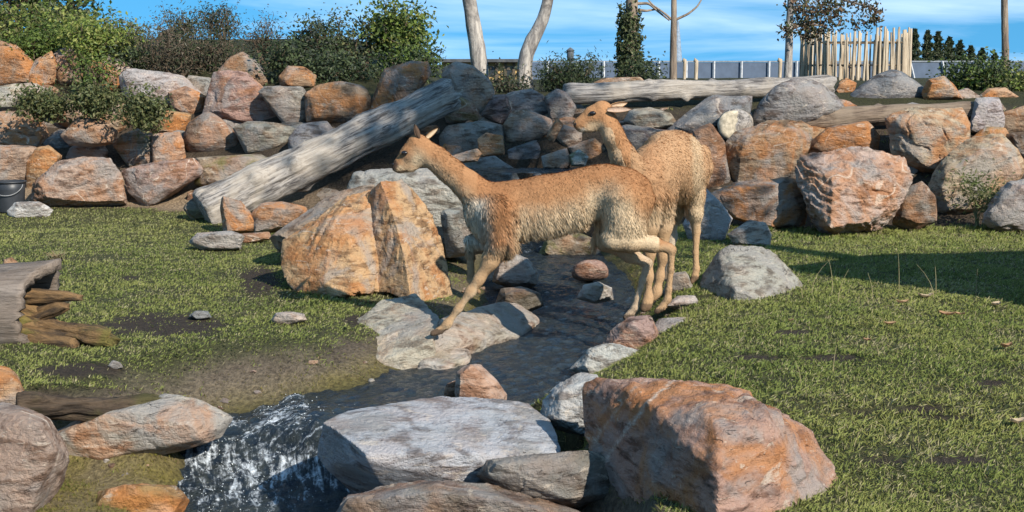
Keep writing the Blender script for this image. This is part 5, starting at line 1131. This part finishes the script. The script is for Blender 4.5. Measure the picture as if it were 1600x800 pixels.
for i, x in enumerate(xs):
    lean = .30 if x > at(1410, 100, FD)[0] else 0
    V, F = rot_box(np.array([x + lean, FD - .10, zb]), np.array([x - lean * .3, FD - .10, ztop + .01]), .055); link('post', mesh_np('post', V - fl, F, False), M_POST, fence)
    if i + 1 < len(xs): V, F = box((x + .02, FD - .02, zb), (xs[i + 1] - .02, FD + .02, ztop - .04)); link('panel', mesh_np('panel', V - fl, F, False), M_PANEL, fence)
V, F = box((xs[0], FD - .05, ztop - .03), (xs[-1], FD + .05, ztop + .03)); link('rail', mesh_np('rail', V - fl, F, False), M_RAIL, fence)
# short pale posts this side of the fence
for k, (x, w) in enumerate(((1069, 5), (1087, 6), (1218, 6))):
    p = at(x, 122, 24.0); z = th(p[0], p[1]); V, F = tube(resample([(p[0], p[1], z - .1), (p[0] + .01, p[1], z + .4), at(x - 1, 97, 24.0)], 8), np.full(8, w * .5 * mpp(24)), 8, k, .12)
    o = link('post', mesh_np('post', V - np.array([p[0], p[1], z]), F, True), STAKE, None, (p[0], p[1], z)); tag(o, ('short pale wooden post beside the slim straight trunk', 'second short pale post away from the slim straight trunk', 'short pale post touching the trunk with russet leaves')[k], 'post', 'short wooden posts on the bank')
# low ochre hut behind the pale trunks
def hut():
    d = 42.0; z = th(-.5, d); t = thing('hut', (at(740, 100, d)[0], d, z), 'low ochre hut with a dark flat roof behind the pale trunks', 'hut'); l = np.array(t.location); bpy.context.view_layer.update()
    x0, x1 = at(690, 100, d)[0], at(812, 100, d)[0]; zt = at(700, 97, d)[2]
    V, F = box((x0, d, z - .1), (x1, d + 2, zt)); link('wall', mesh_np('wall', V - l, F, False), plain('ochre_board', (.42, .29, .12), .8, .2, 3), t)
    V, F = box((x0 - .6, d - .3, zt), (x1 + .15, d + 2.3, zt + .09)); link('roof', mesh_np('roof', V - l, F, False), plain('roof_felt', (.07, .075, .08), .8), t)
    for px in (762, 776, 790, 803): x = at(px, 100, d)[0]; V, F = box((x - .04, d - .06, z - .1), (x + .04, d - .003, zt)); link('wall_post', mesh_np('wall_post', V - l, F, False), plain('dark_timber', (.10, .075, .05)), t)
    for px in (768, 796): x = at(px, 100, d)[0]; V, F = box((x - .09, d - .02, zt - .42), (x + .09, d - .004, zt - .12)); link('window', mesh_np('window', V - l, F, False), plain('dark_pane', (.03, .035, .04), .2, .5), t)
hut()
def mast():
    d = 110.0; x = at(1058, 100, d)[0]; z = th(x, d); zt = at(1055, 28, d)[2]; n = 14; t = np.linspace(0, 1, n); r = .46 * (1 - t) ** .85 + .05
    V, F = tube(np.stack([0 * t, 0 * t, t * (zt - z)], -1), r, 10); o = link('mast', mesh_np('mast', V, F, True), plain('mast_paint', (.20, .26, .33), .6), None, (x, d, z)); tag(o, 'slender grey-blue tapering mast behind the slim straight trunk', 'mast')
mast()
def lantern():
    d = 24.0; p = at(891, 120, d); z = th(p[0], p[1]); b = np.array([p[0], p[1], z]); t = thing('lamp_post', b, 'small dark lamp post sticking up behind the spruce-like bush', 'lamp post'); zt = at(891, 76, d)[2]
    V, F = tube([(0, 0, -.1), (0, 0, (zt - z) * .5), (0, 0, zt - z - .12)], [.03, .028, .028], 8); m = plain('dark_iron', (.09, .10, .11), .6); link('pole', mesh_np('pole', V, F, True), m, t)
    h = zt - z; V, F = tube([(0, 0, h - .2), (0, 0, h - .16), (0, 0, h - .05), (0, 0, h - .03), (0, 0, h + .02)], [.035, .06, .06, .075, .01], 10); link('lantern', mesh_np('lantern', V, F, False), m, t)
lantern()
def conifer(px, ytop, wpx, seed):
    d = 118.0 + seed * 2; x = at(px, 100, d)[0]; z = th(x, d); H = at(px, ytop, d)[2] - z; rg = np.random.default_rng(seed); t = thing('conifer', (x, d, z), 'distant dark conifer in the row rising over the fence beside the stake enclosure', 'tree', 'distant conifers over the fence')
    V, F = tube([(0, 0, -.2), (0, 0, H * .5), (0, 0, H)], [.2, .12, .02], 7); link('trunk', mesh_np('trunk', V, F, True), BARKB, t)
    n = 1500; h = rg.random(n) ** .8; a = rg.uniform(0, 6.283, n); lay = .7 + .3 * np.sin(h * 38); r = wpx * .5 * mpp(d) * (1.12 - h) * 1.5 * lay * np.sqrt(rg.random(n)) * (1 + .3 * np.sin(a * 3 + seed))
    P = np.stack([np.cos(a) * r, np.sin(a) * r, h * H], -1); V, F, c = leaf_quads(P, .34, rg, [(.045, .065, .028), (.03, .045, .02), (.075, .085, .04)], aspect=2.4); link('crown', mesh_np('crown', V, F, False, c), LEAF, t)
for k, (px, yt, w) in enumerate(((1428, 46, 34), (1448, 48, 32), (1464, 50, 34), (1482, 58, 34), (1499, 64, 30), (1516, 72, 28), (1534, 76, 26), (1554, 84, 26))): conifer(px, yt, w, k)
def stakes():
    d = 24.0; c = at(1335, 128, d); zg = th(c[0], c[1]); t = thing('stake_enclosure', (c[0], c[1], zg), 'round enclosure of upright peeled wooden stakes on top of the bank', 'enclosure'); rg = np.random.default_rng(12); R = 80 * mpp(d); bpy.context.view_layer.update()
    for k in range(88):
        a = k * 2 * math.pi / 88 + rg.uniform(-.03, .03); r = R * rg.uniform(.97, 1.03); h = at(1335, rg.uniform(46, 60), d)[2] - zg - .06 * math.sin(a * 2) + (.06 if k == 45 else 0); lx, ly = rg.normal(size=2) * .025; w = rg.uniform(.016, .030)
        P = resample([(math.cos(a) * r, math.sin(a) * r, -.15), (math.cos(a) * r + lx * .5, math.sin(a) * r + ly * .5, h * .5), (math.cos(a) * r + lx, math.sin(a) * r + ly, h)], 6); V, F = tube(P, np.linspace(w * 1.15, w * .8, 6), 7, k, .15); link('stake', mesh_np('stake', V, F, True), STAKE, t)
    for zz in (.25, .62):
        P = [(math.cos(a) * R * .96, math.sin(a) * R * .96, zz) for a in np.linspace(0, 2 * math.pi, 40)]; V, F = tube(P, np.full(40, .012), 5); link('hoop', mesh_np('hoop', V, F, True), plain('hoop_wood', (.2, .15, .1)), t)
stakes()
def bucket():
    p = ground_hit(18, 334); d = p[1] + .05; c = at(18, 330, d); m = mpp(d); t = thing('bucket', (c[0], c[1], th(c[0], c[1])), 'black plastic bucket at the foot of the rock wall', 'bucket'); h = 48 * m; r = 23 * m
    mt = plain('black_plastic', (.03, .033, .038), .45, .4, 12, .2); n = 28; prof = [(r * .86, 0), (r * .9, h * .3), (r * .95, h * .7), (r, h), (r * .96, h), (r * .86, h * .1), (0.01, h * .09)]
    V = np.array([[math.cos(a) * q, math.sin(a) * q, z] for q, z in prof for a in np.arange(n) * 2 * math.pi / n]); F = np.array([[i * n + j, i * n + (j + 1) % n, (i + 1) * n + (j + 1) % n, (i + 1) * n + j] for i in range(len(prof) - 1) for j in range(n)]); link('body', mesh_np('body', V, F, True), mt, t)
    a = np.linspace(0, 2 * math.pi, 33); V, F = tube(np.stack([np.cos(a) * r * 1.02, np.sin(a) * r * 1.02, 0 * a + h * .97], -1), np.full(33, .010), 6); link('rim', mesh_np('rim', V, F, True), mt, t)
    a = np.linspace(0, math.pi, 17); V, F = tube(np.stack([np.cos(a) * r * 1.04, -np.sin(a) * r * .5 - r * .55, h * .9 - np.sin(a) * h * .35], -1), np.full(17, .004), 6); link('handle', mesh_np('handle', V, F, True), plain('wire', (.25, .25, .25), .4), t)
bucket()

# ------------------------------------------------------------------ grass
def grass():
    rg = np.random.default_rng(77); n = 860000
    y = rg.uniform(4.0, 14.6, n); x = rg.uniform(-.46, .46, n) * (y + .4)
    x = np.where(rg.random(n) < .04, rg.uniform(-6, 6, n), x)
    z = terrain(x, y); mud_shade, bank, moss, wall, sand, hillg, wet, nz, n2 = ground_masks(x, y, z)
    dens = (1 - .93 * mud_shade) * (1 - np.clip(bank, 0, 1) * .985) * (1 - np.clip(sstep(.1, .7, wall), 0, 1) * .97) * (1 - wet) * (1 - sand)
    pt = fbm(np.stack([x, y, 0 * x], -1) * 1.6 + 40, 4, .6); dens *= .45 + .55 * sstep(-.30, .12, n2 * .8 + nz * .5); dens *= .6 + .4 * sstep(-.32, -.05, pt)
    k = rg.random(n) < dens; x, y, z, nz, n2, wall = x[k], y[k], z[k], nz[k], n2[k], wall[k]; n = len(x)
    P = np.stack([x, y, z], -1); patch = fbm(P * 1.1 + 8, 3); tuft = fbm(P * 6.3 + 2, 3)
    L = .014 + .016 * rg.random(n) + .024 * np.clip(tuft, 0, 1) + .02 * sstep(.15, .5, patch) * rg.random(n)
    px, py = pix(P); L *= 1 + .8 * np.exp(-((px - 500) / 60) ** 2 - ((py - 470) / 16) ** 2) + .9 * sstep(385, 350, py) * (px > 1180) + .25 * (px > 1000)
    a = rg.uniform(0, 2 * math.pi, n); lean = rg.uniform(.25, 1.25, n); dx = np.cos(a) * lean; dy = np.sin(a) * lean
    w = (.0015 + .0014 * rg.random(n)) * (1 + .09 * (y - 5)); s = np.stack([-np.sin(a + .6), np.cos(a + .6), 0 * a], -1) * w[:, None]
    b = P - np.array([0, 0, .006]); t = b + np.stack([dx, dy, np.maximum(.25, 1 - lean * .55)], -1) * L[:, None]; m = b * .5 + t * .5 + np.array([0, 0, .10]) * L[:, None]
    V = np.stack([b - s, b + s, m + s * .8, t], 1).reshape(-1, 3)
    g1, g2, g3, g4 = np.array([.265, .310, .085]), np.array([.360, .375, .120]), np.array([.48, .43, .24]), np.array([.200, .255, .072])
    c = mixw(np.tile(g1, (n, 1)), g2, sstep(-.2, .45, patch + rg.normal(size=n) * .2)); c = mixw(c, g4, sstep(.05, .5, -patch + rg.normal(size=n) * .2) * .8)
    pt = fbm(P * 1.6 + 40, 3, .6); yl = sstep(430, 340, py) * (px < 480); dry = (rg.random(n) < .10 + .22 * yl + .25 * sstep(-.05, -.3, pt) + .15 * sstep(.1, .4, -tuft)); c[dry] = g3 * rg.uniform(.7, 1.15, (dry.sum(), 1)); c = mixw(c, g2 * 1.1, yl * .4)
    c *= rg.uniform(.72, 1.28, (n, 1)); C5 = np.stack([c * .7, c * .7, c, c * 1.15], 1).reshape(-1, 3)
    # bent dry stalks in the right-hand grass
    SV, SF, SC, base = [], [], [], len(V)
    for q in range(46):
        if q < 12: g = ground_hit(rg.uniform(1250, 1590), rg.uniform(455, 480))
        else: g = ground_hit(rg.uniform(990, 1600), rg.uniform(400, 780))
        if g is None: continue
        h = rg.uniform(.12, .3) if q < 12 else rg.uniform(.06, .14); aa = rg.uniform(0, 6.28); l = rg.uniform(.1, .8); k_ = 5
        for i in range(k_):
            f = i / (k_ - 1); p = g + np.array([math.cos(aa) * l * h * f * f, math.sin(aa) * l * h * f * f, h * f * (1 - .2 * l * f)]); ww = .0019 * (1 - .6 * f); SV += [p - np.array([ww, 0, 0]), p + np.array([ww, 0, 0])]; SC += [np.array([.42, .36, .20])] * 2
        o = base + len(SV) - 2 * k_; SF += [[o + 2 * i, o + 2 * i + 1, o + 2 * i + 3, o + 2 * i + 2] for i in range(k_ - 1)]
    o5 = np.arange(n)[:, None] * 4; V = np.vstack([V, np.array(SV)]); C5 = np.vstack([C5, np.array(SC)])
    o = link('grass', mesh_np('grass', V, np.vstack([o5 + np.array([[0, 1, 2, 3]]), np.array(SF)]), True, C5), GRASS); tag(o, 'short green turf with dry blades on both sides of the stream', 'grass', None, 'stuff'); print('grass blades', n)
grass()
def moss_cover():                        # short mossy growth on the damp banks
    rg = np.random.default_rng(78); n = 240000; y = rg.uniform(4.6, 11.0, n); x = rg.uniform(-2.8, 1.3, n); z = terrain(x, y); mud_shade, bank, moss, wall, sand, hillg, wet, nz, n2 = ground_masks(x, y, z)
    r, lv, hw, sd, ix = stream_at(x, y); k = (rg.random(n) < np.clip(bank, 0, 1) * (.12 + .88 * moss) * sstep(-.25, .1, n2 + .25 * moss)) & (z > lv + .015) & (wall < .5); x, y, z, n2 = x[k], y[k], z[k], n2[k]; n = len(x)
    P = np.stack([x, y, z - .003], -1); L = .006 + .012 * rg.random(n) + .010 * np.clip(n2, 0, 1); a = rg.uniform(0, 6.283, n); s = np.stack([np.cos(a), np.sin(a), 0 * a], -1) * (.0022 + .0016 * rg.random(n))[:, None]; t = P + np.stack([rg.normal(size=n) * .5, rg.normal(size=n) * .5, 0 * a + 1], -1) * L[:, None]
    V = np.stack([P - s, P + s, t], 1).reshape(-1, 3); c = mixw(np.tile(np.array([.27, .235, .06]), (n, 1)), np.array([.16, .18, .045]), sstep(-.1, .4, n2)) * rg.uniform(.6, 1.3, (n, 1)); c[rg.random(n) < .2] = (.26, .19, .10)
    o = link('moss', mesh_np('moss', V, np.arange(n)[:, None] * 3 + np.array([[0, 1, 2]]), True, np.repeat(c, 3, axis=0)), GRASS); tag(o, 'short olive moss covering the damp banks of the stream', 'moss', None, 'stuff')
moss_cover()

# fallen dry leaves and loose stones in the grass
def fallen(px, py, s, seed, label):
    g = ground_hit(px, py); rg = np.random.default_rng(seed); n = 7; V = []
    L = s * mpp(g[1]) ; a = rg.uniform(-.6, .6); curl = rg.uniform(.3, .7); wd = rg.uniform(.22, .34)
    for lay in (0, 1):
        for i in range(n):
            t = i / (n - 1) - .5; w = L * wd * math.sin(math.pi * (i + .15) / (n - .7)) ** .8
            for j in range(5):
                u = (j - 2) / 2; x_, y_ = t * L, u * w; z_ = L * (curl * t * t + .9 * curl * wd * u * u * .8) + .012 + (.003 if lay else 0) + rg.normal() * .002
                V.append((x_ * math.cos(a) - y_ * math.sin(a), x_ * math.sin(a) + y_ * math.cos(a), z_ + L * .12))
    F = []
    for lay in (0, 1):
        for i in range(n - 1):
            for j in range(4): q = [lay * n * 5 + i * 5 + j, lay * n * 5 + i * 5 + j + 1, lay * n * 5 + (i + 1) * 5 + j + 1, lay * n * 5 + (i + 1) * 5 + j]; F.append(q if lay else q[::-1])
    c = np.array([(.46, .30, .17), (.55, .43, .29), (.40, .24, .13)][seed % 3]); o = link('fallen_leaf', mesh_np('fallen_leaf', np.array(V), np.array(F), True, np.tile(c, (len(V), 1))), LEAF, None, g); tag(o, label, 'leaf', 'fallen leaves in the grass'); return o
for k, (x, y, s, lb_) in enumerate(((1410, 478, 20, 'orange-brown curled leaf at the edge of the shade on the right'), (1446, 470, 24, 'dry leaf lying in the grass on the right'), (1480, 498, 26, 'dry leaf lying in the grass on the right'), (1500, 496, 14, 'dry leaf lying in the grass on the right'), (1556, 482, 20, 'dry leaf lying in the grass on the right'),
        (1572, 548, 22, 'dry leaf lying in the grass on the right'), (1390, 512, 20, 'dry leaf lying in the grass on the right'), (1590, 668, 26, 'dry leaf lying in the grass on the right'), (1355, 537, 12, 'dry leaf lying in the grass on the right'), (1236, 505, 10, 'dry leaf lying in the grass on the right'))): fallen(x, y, s, k, lb_)
rock('stone', 'lone flat buff stone in the grass left of the pale bedrock slab', 'pale', '424,500 432,490 452,487 474,490 478,500 455,508 430,507', tf=.07, tb=.1, col=(.50, .40, .28), stain=.05, level=4)
rock('stone', 'small grey stone on the bare soil behind the dark rotten log', 'grey', '168,572 176,563 188,566 192,574 180,578', tf=.03, tb=.04, level=3, col=(.35, .32, .3))
rock('stone', 'flat dark stone on the bare soil behind the broken trunk\'s splinters', 'slate', '295,494 305,486 325,486 330,496 310,500', tf=.05, tb=.06, level=3)
rock('stone', 'small orange stone behind the broken hollow trunk', 'orange', '2,424 6,406 18,402 28,410 26,428 10,432', d=8.6, tf=.05, tb=.06, level=4, stain=.3)
peb = np.random.default_rng(55)
for k in range(56):                      # pebbles along the bare banks
    q = ((330, 620, 560, 640), (560, 720, 560, 600), (110, 340, 715, 780), (820, 920, 575, 605), (690, 830, 440, 470), (930, 1080, 470, 500))[k % 6]
    g = ground_hit(peb.uniform(q[0], q[1]), peb.uniform(q[2], q[3])); r = peb.uniform(.008, .026) * (1.3 if k % 4 == 0 else 1)
    v = peb.normal(size=(10, 3)); v /= np.linalg.norm(v, axis=1)[:, None]
    put_rock('pebble', 'small pebble lying on the bare soil of the stream bank', ('pale', 'grey', 'tan', 'dark', 'pink')[k % 5], v * np.array([r * 1.3, r, r * .7]) + g + np.array([0, 0, r * .25]), 3, 'pebble', 'pebbles on the stream banks', chips=2, seed=2000 + k)
def straw_tuft():
    g = ground_hit(88, 408); rg = np.random.default_rng(5); bag = Bag(); t = thing('straw_tuft', g, 'clump of dry straw-coloured stalks in the left-hand grass', 'tuft')
    for k in range(60):
        b = np.array([rg.normal() * .03, rg.normal() * .03, -.01]); a = rg.uniform(0, 6.28); l = rg.uniform(.2, 1.0); h = rg.uniform(.05, .10); p = [b, b + np.array([math.cos(a) * l * .3, math.sin(a) * l * .3, .6]) * h, b + np.array([math.cos(a) * l, math.sin(a) * l, .95]) * h]; V, F = tube(p, [.003, .003, .0015], 4); bag.add(V, F, (.44 * rg.uniform(.7, 1.1), .33, .19))
    link('stalk_cluster', bag.mesh('stalk_cluster'), GRASS, t)
straw_tuft()
